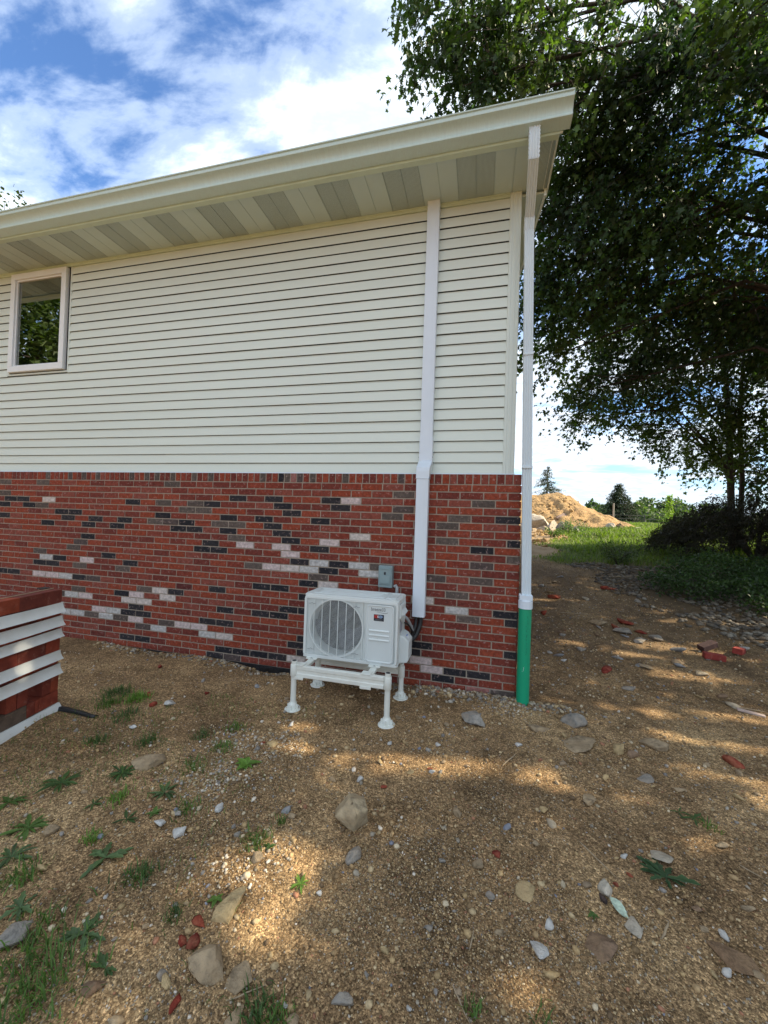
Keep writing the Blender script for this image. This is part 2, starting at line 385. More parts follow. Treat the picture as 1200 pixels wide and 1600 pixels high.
za.data.foreach_set('color', Z.ravel())
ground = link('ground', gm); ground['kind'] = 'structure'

# ------------------------------------------------------------------ pebbles (one mass of gravel)
ICO = bpy.data.meshes.new('tmp')
import bmesh
def ico(sub):
    b = bmesh.new(); bmesh.ops.create_icosphere(b, subdivisions=sub, radius=1.0)
    V = np.array([v.co[:] for v in b.verts]); F = np.array([[v.index for v in f.verts] for f in b.faces]); b.free(); return V, F
IV, IF = ico(1)
def scatter_stones(pos, size, tints, flat=(.45, .8), sink=.25, jit=.28):
    n = len(pos); V = IV[None]*(1+rng.uniform(-jit, jit, (n, len(IV), 1)))
    sc3 = np.stack([rng.uniform(.75, 1.25, n), rng.uniform(.6, 1.0, n), rng.uniform(*flat, n)], -1)
    V = V*sc3[:, None]*(size[:, None, None]*.5)
    a = rng.uniform(0, 2*PI, n); ca, sa = np.cos(a), np.sin(a)
    tl = rng.uniform(-.35, .35, n); ct, st = np.cos(tl), np.sin(tl)
    x = V[..., 0]; y = V[..., 1]*ct[:, None]-V[..., 2]*st[:, None]; z = V[..., 1]*st[:, None]+V[..., 2]*ct[:, None]
    X = x*ca[:, None]-y*sa[:, None]; Y = x*sa[:, None]+y*ca[:, None]
    V = np.stack([X, Y, z], -1) + pos[:, None] + np.stack([0*size, 0*size, size*sc3[:, 2]*(.5-sink)], -1)[:, None]
    Fa = IF[None]+(np.arange(n)*len(IV))[:, None, None]
    T = np.repeat(tints, len(IV), 0)
    return V.reshape(-1, 3), Fa.reshape(-1, 3), T
PAL = np.array([(.41, .295, .15), (.34, .24, .125), (.25, .172, .090), (.47, .365, .21), (.18, .125, .072), (.34, .30, .23), (.27, .25, .22), (.52, .44, .30), (.34, .17, .10), (.60, .55, .46), (.22, .23, .27)])
PW = np.array([.20, .20, .13, .13, .08, .08, .05, .06, .03, .03, .01]); PW /= PW.sum(); PW2 = PW.copy(); PW2[[7, 9, 10]] *= .3; PW2 /= PW2.sum()
def tone(n, w=PW): return PAL[rng.choice(len(PAL), n, p=w)]*rng.uniform(.75, 1.25, (n, 1))*np.array([1.0, .96, .95])
def pts_in(x0, x1, y0, y1, n): 
    x = rng.uniform(x0, x1, n); y = rng.uniform(y0, y1, n); return x, y
def keep_near_density(x, y, k):
    d = np.hypot(x-CAM[0], y-CAM[1]); return rng.uniform(0, 1, len(x)) < np.clip((k/d)**2, 0, 1)
allp = []
x, y = pts_in(-4.6, 3.6, -3.2, .6, 60000)
clump = vnoise(x, y, .5, 21)*.6+vnoise(x, y, .16, 22)*.4
bare = 1-.75*np.exp(-((x+1.3)/1.3)**4)*np.exp(-((y+.35)/.55)**2)
k = keep_near_density(x, y, 2.0) & (rng.uniform(0, 1, len(x)) < (2.2*np.clip(clump-.36, 0, 1)+.06)*bare) & ((y < -.01) | (x > .1))
x, y = x[k], y[k]; s = .006+.009*rng.uniform(0, 1, len(x))**2
allp.append((x, y, s))
x, y = pts_in(-4.6, 4.0, -3.0, 7.0, 42000)
k = ((y < -.02) | (x > .12)) & keep_near_density(x, y, 3.2) & (rng.uniform(0, 1, len(x)) < .2+vnoise(x, y, .6, 23))
x, y = x[k], y[k]; s = .009+.026*rng.uniform(0, 1, len(x))**3.5; allp.append((x, y, s))
x, y = pts_in(.14, 4.2, .3, 7.2, 16000); k = (x < bed_edge(y)+.6) & (rng.uniform(0, 1, len(x)) < .15+vnoise(x, y, .5, 27)) & (grass_w(x, y) < .4); x, y = x[k], y[k]; allp.append((x, y, .010+.022*rng.uniform(0, 1, len(x))**2))
X_ = np.concatenate([a[0] for a in allp]); Y_ = np.concatenate([a[1] for a in allp]); S_ = np.concatenate([a[2] for a in allp])
pos = np.stack([X_, Y_, H(X_, Y_)], -1)
V, Fq, T = scatter_stones(pos, S_, tone(len(X_)))
# the fine grit between: many tiny eight-sided grains
OV = np.array([(1, 0, 0), (-1, 0, 0), (0, 1, 0), (0, -1, 0), (0, 0, 1), (0, 0, -1)], float); OF = np.array([(0, 2, 4), (2, 1, 4), (1, 3, 4), (3, 0, 4)])
x, y = pts_in(-4.4, 3.4, -3.2, .5, 560000)
bare = 1-.8*np.exp(-((x+1.3)/1.3)**4)*np.exp(-((y+.35)/.55)**2)
k = keep_near_density(x, y, 1.75) & ((y < -.01) | (x > .1)) & (rng.uniform(0, 1, len(x)) < (.12+1.15*sstep(.3, .8, vnoise(x, y, .45, 25)*.6+vnoise(x, y, .14, 26)*.4))*bare); x, y = x[k], y[k]; n = len(x)
s = (.003+.0050*rng.uniform(0, 1, n)**1.7); a = rng.uniform(0, 2*PI, n)
v = OV[None]*(1+rng.uniform(-.45, .45, (n, 6, 1)))+rng.uniform(-.25, .25, (n, 6, 3)); v = v*s[:, None, None]*.62*np.array([1, .8, .7])
ca, sa = np.cos(a)[:, None], np.sin(a)[:, None]
v = np.stack([v[..., 0]*ca-v[..., 1]*sa, v[..., 0]*sa+v[..., 1]*ca, v[..., 2]], -1)+np.stack([x, y, H(x, y)+s*.12], -1)[:, None]
Fq2 = OF[None]+(np.arange(n)*6)[:, None, None]; T2 = np.repeat(tone(n, PW2)*rng.choice([.45, .75, 1.0, 1.25], n, p=[.2, .3, .35, .15])[:, None], 6, 0)
Fq = np.concatenate([Fq, Fq2.reshape(-1, 3)+len(V)]); V = np.concatenate([V, v.reshape(-1, 3)]); T = np.concatenate([T, T2]); print('gravel', n, len(X_), len(Fq))
g = link('gravel', np_mesh('gravel', V, Fq, M['pebble'], T)); g['kind'] = 'stuff'
tag(g, 'loose tan and grey gravel strewn over the bare soil', 'gravel')
# grey rubble along the foot of the brick wall
x = np.concatenate([rng.normal(-.55, .42, 700), rng.uniform(-4.6, -.1, 900), rng.normal(.12, .22, 260)]); y = -np.abs(rng.normal(0, .075, len(x)))-.012
x = np.clip(x, -6, .7); s = .012+.035*rng.uniform(0, 1, len(x))**2.2
GP = np.array([.05, .06, .1, .1, .1, .24, .2, .08, .02, .05, 0]); GP /= GP.sum()
V, Fq, T = scatter_stones(np.stack([x, y, H(x, y)], -1), s, tone(len(x), GP)*.9)
g = link('rubble', np_mesh('rubble', V, Fq, M['pebble'], T)); g['kind'] = 'stuff'
tag(g, 'broken grey rubble lying along the foot of the brick wall', 'rubble')
# pale crushed stone patches left of the middle
cx = np.array([-1.72, -1.98, -1.6, -1.9, -1.35, .05, -.1]); cy = np.array([-1.62, -1.3, -1.25, -1.7, -2.1, -.12, -.2])
q = rng.integers(0, 7, 1500); x = cx[q]+rng.normal(0, .11, 1500); y = cy[q]+rng.normal(0, .10, 1500); k = y < -.03; x = x[k]; y = y[k]
WP = np.array([.05, .02, 0, .1, 0, .25, .15, .15, 0, .25, .03]); WP /= WP.sum()
V, Fq, T = scatter_stones(np.stack([x, y, H(x, y)], -1), .006+.016*rng.uniform(0, 1, len(x))**2, tone(len(x), WP)*1.05)
g = link('crushed_stone', np_mesh('crushed_stone', V, Fq, M['pebble'], T)); g['kind'] = 'stuff'
tag(g, 'patches of pale crushed stone among the weeds', 'gravel')

# river stones edging the planting bed: the nearest ones singly, the rest as a mass
x, y = pts_in(1.6, 8.5, .8, 11, 16000)
e = bed_edge(y); k = (x > e-.15+vnoise(x, y, .4, 31)*.5) & (x < e+3.2) & (grass_w(x, y) < .5) & (vnoise(x, y, .8, 32) > .18) 
x, y = x[k], y[k]; d = np.hypot(x-CAM[0], y-CAM[1]); o = np.argsort(d); x, y, d = x[o], y[o], d[o]
RT = np.array([(.32, .27, .21), (.25, .21, .17), (.36, .31, .24), (.27, .21, .15), (.20, .18, .16), (.42, .38, .31)])
s = rng.uniform(.05, .105, len(x))
nI = 150
near = np.zeros(len(x), bool); near[np.where((x < bed_edge(y)+1.6))[0][:nI]] = True
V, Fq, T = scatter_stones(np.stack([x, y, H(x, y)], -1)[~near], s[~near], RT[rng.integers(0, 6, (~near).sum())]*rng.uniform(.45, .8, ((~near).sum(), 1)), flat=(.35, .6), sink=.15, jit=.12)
g = link('river_stones', np_mesh('river_stones', V, Fq, M['pebble'], T, smooth=True)); g['kind'] = 'stuff'
tag(g, 'rounded grey river stones covering the shaded planting bed', 'stones')
RV, RF = ico(2)
rs = []
for kk in range(8):
    vv = RV*(1+.10*np.sin(RV@rng.normal(0, 1.6, 3)+kk)[:, None])*np.array([1, .78, .42])
    me = np_mesh('river_stone', vv*.5, RF, M['rock'], np.broadcast_to(RT[kk % 6]*.75, (len(vv), 3)), smooth=True); rs.append(me)
for i in np.where(near)[0]:
    o = link('river_stone', rs[i % 8], None, (x[i], y[i], float(H(x[i], y[i]))+s[i]*.10)); sz = s[i]*1.15
    o.scale = (sz, sz, sz); o.rotation_euler = (random.uniform(-.25, .25), random.uniform(-.25, .25), random.uniform(0, 6.28))
    tag(o, 'rounded grey river stone at the near edge of the planting bed', 'stone', 'river stones along the near edge of the planting bed')

# ------------------------------------------------------------------ the house
house = thing('house', 'house with cream lap siding over a red brick lower wall', 'house', (0, 0, 0))
HX = -9.0; ZB = 2.01; ZS = 4.654; YS = .094
BL, BH = .213, .071; Z1 = 1.910
bw = part('brick_wall', MB().box((HX, .0055, -.40), (-.012, .090, ZB-.004)).box((-.0895, .0905, -.40), (-.0125, 8.0, ZB-.004)), M['mortar'], house)
part('foundation', MB().box((HX, .0035, -.5), (-.004, .0052, -.006)), M['tar'], house)
ROWS = """G..G........G.................
........................G.....
G...............D.D..DW.....G.
DD.W.....D.G.GD...D..D..G.....
D.DG.........GG....D....G..G.D
....DD.....D...D.D..D.....G...
D....D.D.D.GGD.GG.D...........
...D..D.D...DD.D..D...W...G..D
................G..D.W......D.
......D.......D.W.W.D........G
......G.......DD...W........G.
.....G.............DWDWG......
...G....D........GWWWD.W..G.G.
...WD.W..D..........G.........
...DD.G..G..........DW.....G..
.................DD......W....
DD.WWWDG.....M.D....D......W.D
..........GWD..............G.D
......G..DW.W......DD.........
....GWW..WW....D.DD...........
..........D...................
.......WWDD...DD.........D...D
.....WWGWGW.GWW.....D....D....
..........GW..WW...D.....W....
....................D.....WDD.
.........DD....DDDDW......D...
...............DG...........PG""".split('\n')
TONES = {'R': [(.235, .047, .026), (.20, .040, .024), (.26, .054, .028), (.17, .038, .026), (.21, .049, .032), (.245, .048, .023), (.15, .034, .024), (.225, .060, .041)],
         'D': [(.022, .021, .025), (.030, .027, .030), (.018, .018, .022)],
         'G': [(.095, .073, .062), (.115, .088, .074), (.085, .062, .056)],
         'W': [(.54, .47, .43), (.47, .45, .43), (.54, .44, .42)],
         'M': [(.10, .025, .022)], 'P': [(.30, .13, .11)]}
def brick_geo(w, h, d=.08, j=.0016, c=.003):
    """front-faced brick, centre at origin, front at y=0, depth d"""
    def r(): return random.uniform(-j, j)
    w2, h2 = w/2, h/2
    f = [(-w2+c+r(), 0+r()*.8, -h2+c+r()), (w2-c+r(), 0+r()*.8, -h2+c+r()), (w2-c+r(), 0+r()*.8, h2-c+r()), (-w2+c+r(), 0+r()*.8, h2-c+r())]
    e = [(-w2, c, -h2), (w2, c, -h2), (w2, c, h2), (-w2, c, h2)]
    b = [(-w2, d, -h2), (w2, d, -h2), (w2, d, h2), (-w2, d, h2)]
    F = [(0, 1, 2, 3)] + [(4+i, 4+(i+1) % 4, (i+1) % 4, i) for i in range(4)] + [(8+i, 8+(i+1) % 4, 4+(i+1) % 4, 4+i) for i in range(4)]
    return f+e+b, F
JT = .0108
bmesh_cache = {}
def brick_mesh(kind, v, w, h):
    key = (kind, v, round(w, 3), round(h, 3))
    if key not in bmesh_cache:
        vs, fs = brick_geo(w, h); mb = MB().add(vs, fs); me = mesh_of('brick', mb, M['brick'])
        set_tint(me, TONES[kind][v % len(TONES[kind])]); bmesh_cache[key] = me
    return bmesh_cache[key]
bricks = []   # (x centre, z centre, w, h, kind)
rb = random.Random(3)
for r, line in enumerate(ROWS):
    zc = Z1-(r+.5)*BH
    for u in range(0, 43):
        ch = line[29-u] if u < 30 else ('.' if rb.random() > .12 else rb.choice('DDGW'))
        kind = 'R' if ch == '.' else ch
        if r % 2 == 0: xr = -u*BL-.008; xl = xr-BL
        else: xr = -(u-.5)*BL-.008; xl = xr-BL
        xr = min(xr, 0.0 if u == 0 else xr)
        if u == 0: xr = 0.0
        if xl < HX: continue
        w = xr-xl-(JT if u else JT*.5)
        xc = (xl+JT/2+xr-(JT/2 if u else 0))/2
        bricks.append((xc, zc, round(w, 3), BH-JT, kind))
SG = [-1.70, -1.08, -2.60, -2.04, -2.17, -2.39, -2.32, -4.32, -4.10, -3.95, -3.74, -3.45, -3.23, -5.60, -5.23, -5.02, -4.82]
for u in range(126):
    xc = -(u+.5)*.071-.002
    if xc < HX+.1: break
    kind = 'G' if any(abs(xc-a) < .0355 for a in SG) else ('P' if rb.random() < .06 else 'R')
    if abs(xc+2.35) < .0355: kind = 'D'
    bricks.append((xc, (Z1+ZB)/2, .071-JT, ZB-Z1-JT*.9, kind))
bricks.sort(key=lambda b: (b[0]-CAM[0])**2+3.66**2+(b[1]-CAM[2])**2)
rest = MB(); rtint = []
for i, (xc, zc, w, h, kind) in enumerate(bricks):
    v = rb.randrange(8)
    if i < 298:
        o = link('brick', brick_mesh(kind, v, w, h), bw, (xc+rb.uniform(-.001, .001), rb.uniform(-.0015, .0015), zc))
    else:
        vs, fs = brick_geo(w, h); dy = rb.uniform(-.0015, .0015)
        rest.add([(a+xc, b+dy, c+zc) for a, b, c in vs], fs)
        t = TONES[kind][v % len(TONES[kind])]; rtint += [t]*12
# return wall round the corner
for r in range(27):
    zc = Z1-(r+.5)*BH
    for u in range(36):
        ya = u*BL+(0 if r % 2 else -BL/2); yb = ya+BL
        ya = max(ya, 0.0005)
        w = yb-ya-JT; yc = (ya+yb)/2; kind = 'R' if rb.random() > .12 else rb.choice('DGW')
        if yb > 8: continue
        vs, fs = brick_geo(w, BH-JT, d=.010)
        rest.add([(-b, yc+a, c+zc) for a, b, c in vs], fs); rtint += [TONES[kind][rb.randrange(8) % len(TONES[kind])]]*12
for u in range(112):
    vs, fs = brick_geo(.071-JT, ZB-Z1-JT*.9, d=.010); yc = (u+.5)*.071
    rest.add([(-b, yc+a, c+(Z1+ZB)/2) for a, b, c in vs], fs); rtint += [TONES['R'][rb.randrange(8)]]*12
ro = part('brick', rest, M['brick'], bw); ro['kind'] = 'stuff'; set_tint(ro.data, np.array(rtint))

# siding
sw = part('siding_wall', MB().box((HX, YS+.009, ZB), (-.095, YS+.10, ZS+.02)).box((-.19, YS+.1005, ZB), (-.095, 8.0, ZS+.02))
          .add([(-.095, .19, ZS), (-.095, 8.0, ZS), (-.095, 8.0, 5.6), (-.095, 4.1, 6.55), (-.095, .19, 5.25)], [(0, 1, 2, 3, 4)]), M['wrap'], house)
CR = 25; CH = (ZS-.035-ZB-.012)/CR; ZP0 = ZB+.012
def plank(xa, xb, i, lift=0.0):
    z0 = ZP0+i*CH+random.uniform(-.0007, .0007); z1 = z0+CH+.004; lift += random.uniform(-.0008, .0008)
    # butt at the bottom stands proud, flat face leaning back, small hollow near the top
    prof = [(YS-.011-lift, z0), (YS-.0135-lift, z0-.0005), (YS-.0145-lift, z0+.002), (YS-.006-lift, z0+CH*.55), (YS+.001-lift, z0+CH-.0050), (YS+.0085, z0+CH-.0015), (YS+.0085, z0+CH-.004), (YS-.004-lift, z0+CH*.55)]
    return MB().prism(prof, 'x', xa, xb)
WX0, WX1, WZ0, WZ1 = -6.455, -5.455, 3.295, 4.615
seams = {1: -3.9, 3: -2.5, 5: -5.3, 7: -4.1, 9: -1.5, 12: -1.75, 13: -4.6, 15: -3.3, 17: -2.1, 18: -4.9, 20: -3.0, 21: -2.2, 23: -5.2}
for i in range(CR):
    z0 = ZP0+i*CH
    if z0+CH > WZ0 and z0 < WZ1: spans = [(HX, WX0-.015), (WX1+.015, -.165)]
    else: spans = [(HX, -.165)]
    if i in seams:
        a, b = spans[-1]; spans[-1] = (a, seams[i]); spans.append((seams[i]-.025, b))
    for q, (a, b) in enumerate(spans):
        part('siding_plank', plank(a, b, i, .0012 if (i in seams and q == len(spans)-1) else 0), M['siding'], sw)
# side (gable) planks: out of sight round the corner
sp = MB()
for i in range(42):
    z0 = ZP0+i*.105
    top = ZS if z0 < ZS else z0
    ye = 7.9; ys = .2
    if z0+.1 > 4.7: ys = .2+(z0+.1-4.75)*3.0; ye = 8.0-(max(0, z0+.1-5.6))*3
    if ys >= ye: break
    sp.add([(-.088, ys, z0), (-.088, ye, z0), (-.094, ye, z0+.105), (-.094, ys, z0+.105), (-.097, ys, z0), (-.097, ye, z0)], [(0, 1, 2, 3), (4, 5, 1, 0)])
o = part('siding_plank', sp, M['siding'], sw); o['kind'] = 'stuff'
# corner board with fluted faces, starter ledge, frieze, J channels
cb = MB().prism([(-.166, YS-.012), (-.160, YS-.018), (-.140, YS-.018), (-.137, YS-.014), (-.120, YS-.014), (-.117, YS-.018), (-.100, YS-.018), (-.097, YS-.014), (-.080, YS-.014),
                 (-.077, YS-.018), (-.066, YS-.018), (-.063, YS-.013), (-.063, YS+.085), (-.068, YS+.095), (-.094, YS+.095), (-.094, YS+.008), (-.166, YS+.008)], 'z', ZB+.006, ZS-.002)
part('corner_board', cb, M['trim'], house)
part('ledge_flashing', MB().prism([(YS+.008, ZB-.002), (YS-.020, ZB-.002), (YS-.020, ZB+.010), (YS-.0175, ZB+.012), (YS+.008, ZB+.012)], 'x', HX, -.058), M['white'], house)
part('frieze_trim', MB().prism([(YS+.011, ZS-.036), (YS-.012, ZS-.036), (YS-.014, ZS-.030), (YS-.014, ZS-.012), (YS-.020, ZS-.010), (YS-.020, ZS), (YS+.011, ZS)], 'x', HX, -.167), M['frieze'], house)

# soffit strips
SO0, SO1 = -.405, YS-.002
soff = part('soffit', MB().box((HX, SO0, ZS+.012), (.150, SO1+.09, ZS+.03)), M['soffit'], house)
x1 = .0085+.1625*1; kpos = 0
stripx = []
xr = .1495; edges = [.0085-.1625*i for i in range(0, 56)]
stripx.append((edges[0], .1495, True))
for i in range(55):
    stripx.append((edges[i+1], edges[i], ((i) // 2) % 2 == 1))
for (a, b, v) in stripx:
    mb = MB().box((a+.004, SO0, ZS), (b-.004, SO1, ZS+.0115)).box((a-.0035, SO0, ZS-.004 if v else ZS+.003), (a+.0035, SO1, ZS+.011))
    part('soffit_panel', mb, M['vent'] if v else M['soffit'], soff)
part('soffit_trim', MB().prism([(SO0-.028, ZS-.012), (SO0+.020, ZS-.012), (SO0+.020, ZS-.006), (SO0+.002, ZS-.0055), (SO0+.002, ZS+.03), (SO0-.028, ZS+.03)], 'x', HX, .1655), M['frieze'], house)
part('soffit_end_trim', MB().box((.1502, SO0+.0205, ZS-.012), (.1655, YS+.09, ZS+.03)).box((.118, SO0+.021, ZS-.008), (.124, SO1, ZS-.001)), M['trim'], house)
# fascia and gutter
part('fascia', MB().box((HX, -.429, ZS-.002), (.190, -.4335-.0002+.004+.012, ZS+.185)), M['trim'], house)
gp = [(-.436, 4.662), (-.528, 4.674), (-.536, 4.676), (-.539, 4.684), (-.536, 4.693), (-.531, 4.697), (-.532, 4.712), (-.538, 4.728), (-.551, 4.744), (-.566, 4.755), (-.583, 4.762), (-.592, 4.766),
      (-.594, 4.773), (-.594, 4.796), (-.604, 4.798), (-.606, 4.806), (-.600, 4.812), (-.585, 4.812), (-.583, 4.806)]
inner = [(y+.003 if z > 4.68 else y, z+.003) for y, z in gp[:-3]][::-1]
gut = part('gutter', MB().prism(gp+[(-.587, 4.803)]+[(y+.0035, max(z, 4.666)+.001) for y, z in gp[1:14]][::-1]+[(-.4395+.003, 4.8)], 'x', HX, .232), M['gutter'], house, auto=True)
ec = MB().prism([(-.434, 4.6605), (-.528, 4.672), (-.5395, 4.683), (-.532, 4.698), (-.5335, 4.712), (-.5395, 4.728), (-.552, 4.745), (-.567, 4.757), (-.594, 4.767), (-.5955, 4.798), (-.600, 4.808), (-.434, 4.808)], 'x', .2325, .238)
part('end_cap', ec, M['gutter'], gut)
# roof: slope 4 in 12 up to a ridge and down again
SL = 1/3.
def zr(y): return 4.83+SL*(y+.45)
rf = MB()
rf.add([(HX, -.46, zr(-.46)), (.172, -.46, zr(-.46)), (.172, 4.1, zr(4.1)), (HX, 4.1, zr(4.1)), (.172, 8.6, zr(4.1)-SL*4.5), (HX, 8.6, zr(4.1)-SL*4.5)] +
       [(HX, -.46, zr(-.46)-.025), (.172, -.46, zr(-.46)-.025), (.172, 4.1, zr(4.1)-.025), (HX, 4.1, zr(4.1)-.025), (.172, 8.6, zr(4.1)-SL*4.5-.025), (HX, 8.6, zr(4.1)-SL*4.5-.025)],
       [(0, 1, 2, 3), (3, 2, 4, 5), (7, 6, 9, 8), (8, 9, 11, 10), (0, 6, 7, 1), (1, 7, 8, 2), (2, 8, 10, 4), (4, 10, 11, 5)])
part('roof', rf, M['roof'], house)
# rake overhang on the gable side
rk = MB()
def zk(y): return 4.60+SL*(y-.06)
rk.add([(-.062, .100, zk(.10)), (.128, .100, zk(.10)), (.128, 4.1, zk(4.1)), (-.062, 4.1, zk(4.1)),
        (-.062, .100, zk(.10)+.02), (.128, .100, zk(.10)+.02), (.128, 4.1, zk(4.1)+.02), (-.062, 4.1, zk(4.1)+.02)],
       [(0, 3, 2, 1), (4, 5, 6, 7), (0, 1, 5, 4), (1, 2, 6, 5), (2, 3, 7, 6)])
part('rake_soffit', rk, M['soffit'], house)
rk = MB()
rk.add([(.1285, -.40, zr(-.40)-.03), (.1285, 4.1, zr(4.1)-.03), (.1285, 4.1, zk(4.1)-.02), (.1285, .09, zk(.09)-.02), (.1285, .09, ZS+.031), (.1285, -.40, ZS+.031),
        (.150, -.40, zr(-.40)-.03), (.150, 4.1, zr(4.1)-.03), (.150, 4.1, zk(4.1)-.02), (.150, .09, zk(.09)-.02), (.150, .09, ZS+.031), (.150, -.40, ZS+.031)],
       [(0, 1, 2, 3, 4, 5), (11, 10, 9, 8, 7, 6)]+[(i, i+6, (i+1) % 6+6, (i+1) % 6) for i in range(6)])
part('rake_fascia', rk, M['trim'], house)

# window
win = part('window', MB().prism([(WX0-.014, YS-.010), (WX1+.014, YS-.010), (WX1+.014, YS+.010), (WX0-.014, YS+.010)], 'z', WZ0-.014, WZ0+.004)
           .prism([(WX0-.014, YS-.010), (WX0+.006, YS-.010), (WX0+.006, YS+.010), (WX0-.014, YS+.010)], 'z', WZ0+.0045, WZ1)
           .prism([(WX1-.006, YS-.010), (WX1+.014, YS-.010), (WX1+.014, YS+.010), (WX1-.006, YS+.010)], 'z', WZ0+.0045, WZ1), M['trim'], house)
def ring(a, b, c, d, t, y0, y1):
    """rectangular frame in XZ: outer a..b x c..d, width t"""
    return MB().box((a, y0, c), (b, y1, c+t)).box((a, y0, d-t), (b, y1, d)).box((a, y0, c+t), (a+t, y1, d-t)).box((b-t, y0, c+t), (b, y1, d-t))
part('window_frame', ring(WX0+.022, WX1-.040, WZ0+.020, WZ1-.010, .075, YS-.045, YS+.03), M['window_white'], win, bevel=.004)
part('sash', ring(WX0+.0975, WX1-.1155, WZ0+.0955, WZ1-.0855, .018, YS-.022, YS+.02), M['window_white'], win, bevel=.002)
part('pane', MB().box((WX0+.112, YS-.004, WZ0+.11), (WX1-.13, YS-.001, WZ1-.10)), M['glass'], win)
part('window_gap', MB().box((WX1-.038, YS-.001, WZ0+.02), (WX1-.008, YS+.002, WZ1)), M['dark'], win)
rm = MB().box((WX0-.3, YS+1.2, WZ0-.5), (WX1+.3, YS+1.22, WZ1)).box((WX0-.3, YS+.12, WZ1-.02), (WX1+.3, YS+1.2, WZ1))
part('room', rm, M['room'], house)
part('curtain', MB().box((WX0+.115, YS+.03, WZ0+.11), (WX0+.165, YS+.05, WZ1-.10)), M['curtain'], win)

# downspout, slightly out of plumb
def fluted(w, d, n=4, g=.007):
    """closed XY outline of a ribbed rectangular pipe"""
    pts = []
    for i in range(n*2+1):
        t = -w/2+w*i/(n*2); pts.append((t, -d/2+(g if i % 2 else 0)))
    pts += [(w/2, -d/2+d*.3), (w/2-g*.6, 0), (w/2, d/2-d*.3)]
    for i in range(n*2+1):
        t = w/2-w*i/(n*2); pts.append((t, d/2-(g if i % 2 else 0)))
    pts += [(-w/2, d/2-d*.3), (-w/2+g*.6, 0), (-w/2, -d/2+d*.3)]
    return pts
def sweep(prof, path, frames=None):
    """sweep XY outline along path points; frames: (center, tilt about x)"""
    mb = MB(); n = len(prof); V = []
    for (c, tilt, s) in path:
        for (a, b) in prof:
            V.append((c[0]+a*s, c[1]+b*s*math.cos(tilt), c[2]+b*s*math.sin(tilt)))
    F = []
    for i in range(len(path)-1):
        for k in range(n): F.append((i*n+k, i*n+(k+1) % n, (i+1)*n+(k+1) % n, (i+1)*n+k))
    F += [tuple(range(n)), tuple(range((len(path)-1)*n, len(path)*n))[::-1]]
    return mb.add(V, F)
pf = fluted(.078, .056)
dsx = lambda z: -.008+.064*(4.30-z)/3.35
dsp = part('downspout', sweep(pf, [((dsx(4.22), -.055, 4.22), 0, 1), ((dsx(2.6), -.052, 2.6), 0, 1), ((dsx(.93), -.050, .93), 0, .99)]), M['downspout'], house, auto=True)
# upper elbow: crimped bend from outlet back towards the wall
pth = [((-.030, -.485, 4.700), 0, 1.0)]
for i in range(17):
    t = i/16; a = t*math.radians(34)
    pth.append(((-.030+.004*t, -.485+.10*(1-math.cos(a))*1.6, 4.672-.22*t), a*1.0, 1.0+(.10 if i % 2 else -.04)))
part('elbow', sweep(pf, pth), M['downspout'], dsp, auto=True)
e0 = pth[-1][0]
part('offset_pipe', sweep(pf, [((e0[0], e0[1], e0[2]+.004), math.radians(34), .97), ((dsx(4.24), -.075, 4.268), math.radians(40), .97)]), M['downspout'], dsp, auto=True)
pth = []
for i in range(6):
    t = i/5; pth.append(((dsx(4.26), -.088+.033*t, 4.285-.115*t), math.radians(40*(1-t)), 1.05+(.03 if i % 2 else 0)))
part('elbow', sweep(pf, pth), M['downspout'], dsp, auto=True)
for z in (2.05, 3.05):
    part('strap', MB().box((dsx(z)-.046, -.086, z), (dsx(z)+.046, .0-.001, z+.022)) if z < 2.01 else MB().box((dsx(z)-.0425, -.0875, z), (dsx(z)+.0425, -.016, z+.020)), M['downspout'], dsp, bevel=.002)
# adapter between downspout and drain pipe
ad = MB()
ad.prism([(x*1.18, y*1.3) for x, y in [(-.045, -.034), (.045, -.034), (.045, .034), (-.045, .034)]], 'z', .905, .945)
for v in range(8): ad.v[v] = (ad.v[v][0]+.053, ad.v[v][1]-.055, ad.v[v][2])
ad.tube([(.053, -.055, .830), (.053, -.055, .895), (.053, -.055, .905)], [.060, .060, .050], 28)
part('pipe_adapter', ad, M['white'], dsp, auto=True)

# ------------------------------------------------------------------ green drain pipe
gpz = thing('drain_pipe', 'bright green upright drain pipe at the brick corner under the downspout', 'pipe', (.052, -.058, 0))
part('pipe', MB().tube([(.050, -.060, -.25), (.051, -.058, .4), (.053, -.055, .845)], .0535, 32, caps=True), M['green'], gpz, auto=True)
sc1 = MB()
for a, b in (((.045, .33), (.058, .34)), ((.050, .335), (.046, .30)), ((.046, .30), (.036, .295)), ((.062, .345), (.060, .31))):
    sc1.tube([(.050+(a[0]-.052), -.060-.0535+.002+abs(a[0]-.052)*.2, a[1]), (.050+(b[0]-.052), -.060-.0535+.002+abs(b[0]-.052)*.2, b[1])], .0012, 5)
part('scribble', sc1, M['ink_white'], gpz)
sc2 = MB()
for q in range(14):
    z = .44+q*.024+random.uniform(-.006, .006); xx = .012+random.uniform(-.006, .008)
    yy = -.060-math.sqrt(.0535**2-xx*xx)-.0004
    sc2.tube([(.052+xx, yy, z), (.052+xx+random.uniform(-.004, .004), yy-.0002, z+random.uniform(.006, .02))], .0013, 4)
part('printed_marking', sc2, pmat('faded_print', (.01, .14, .08), rough=.6), gpz)

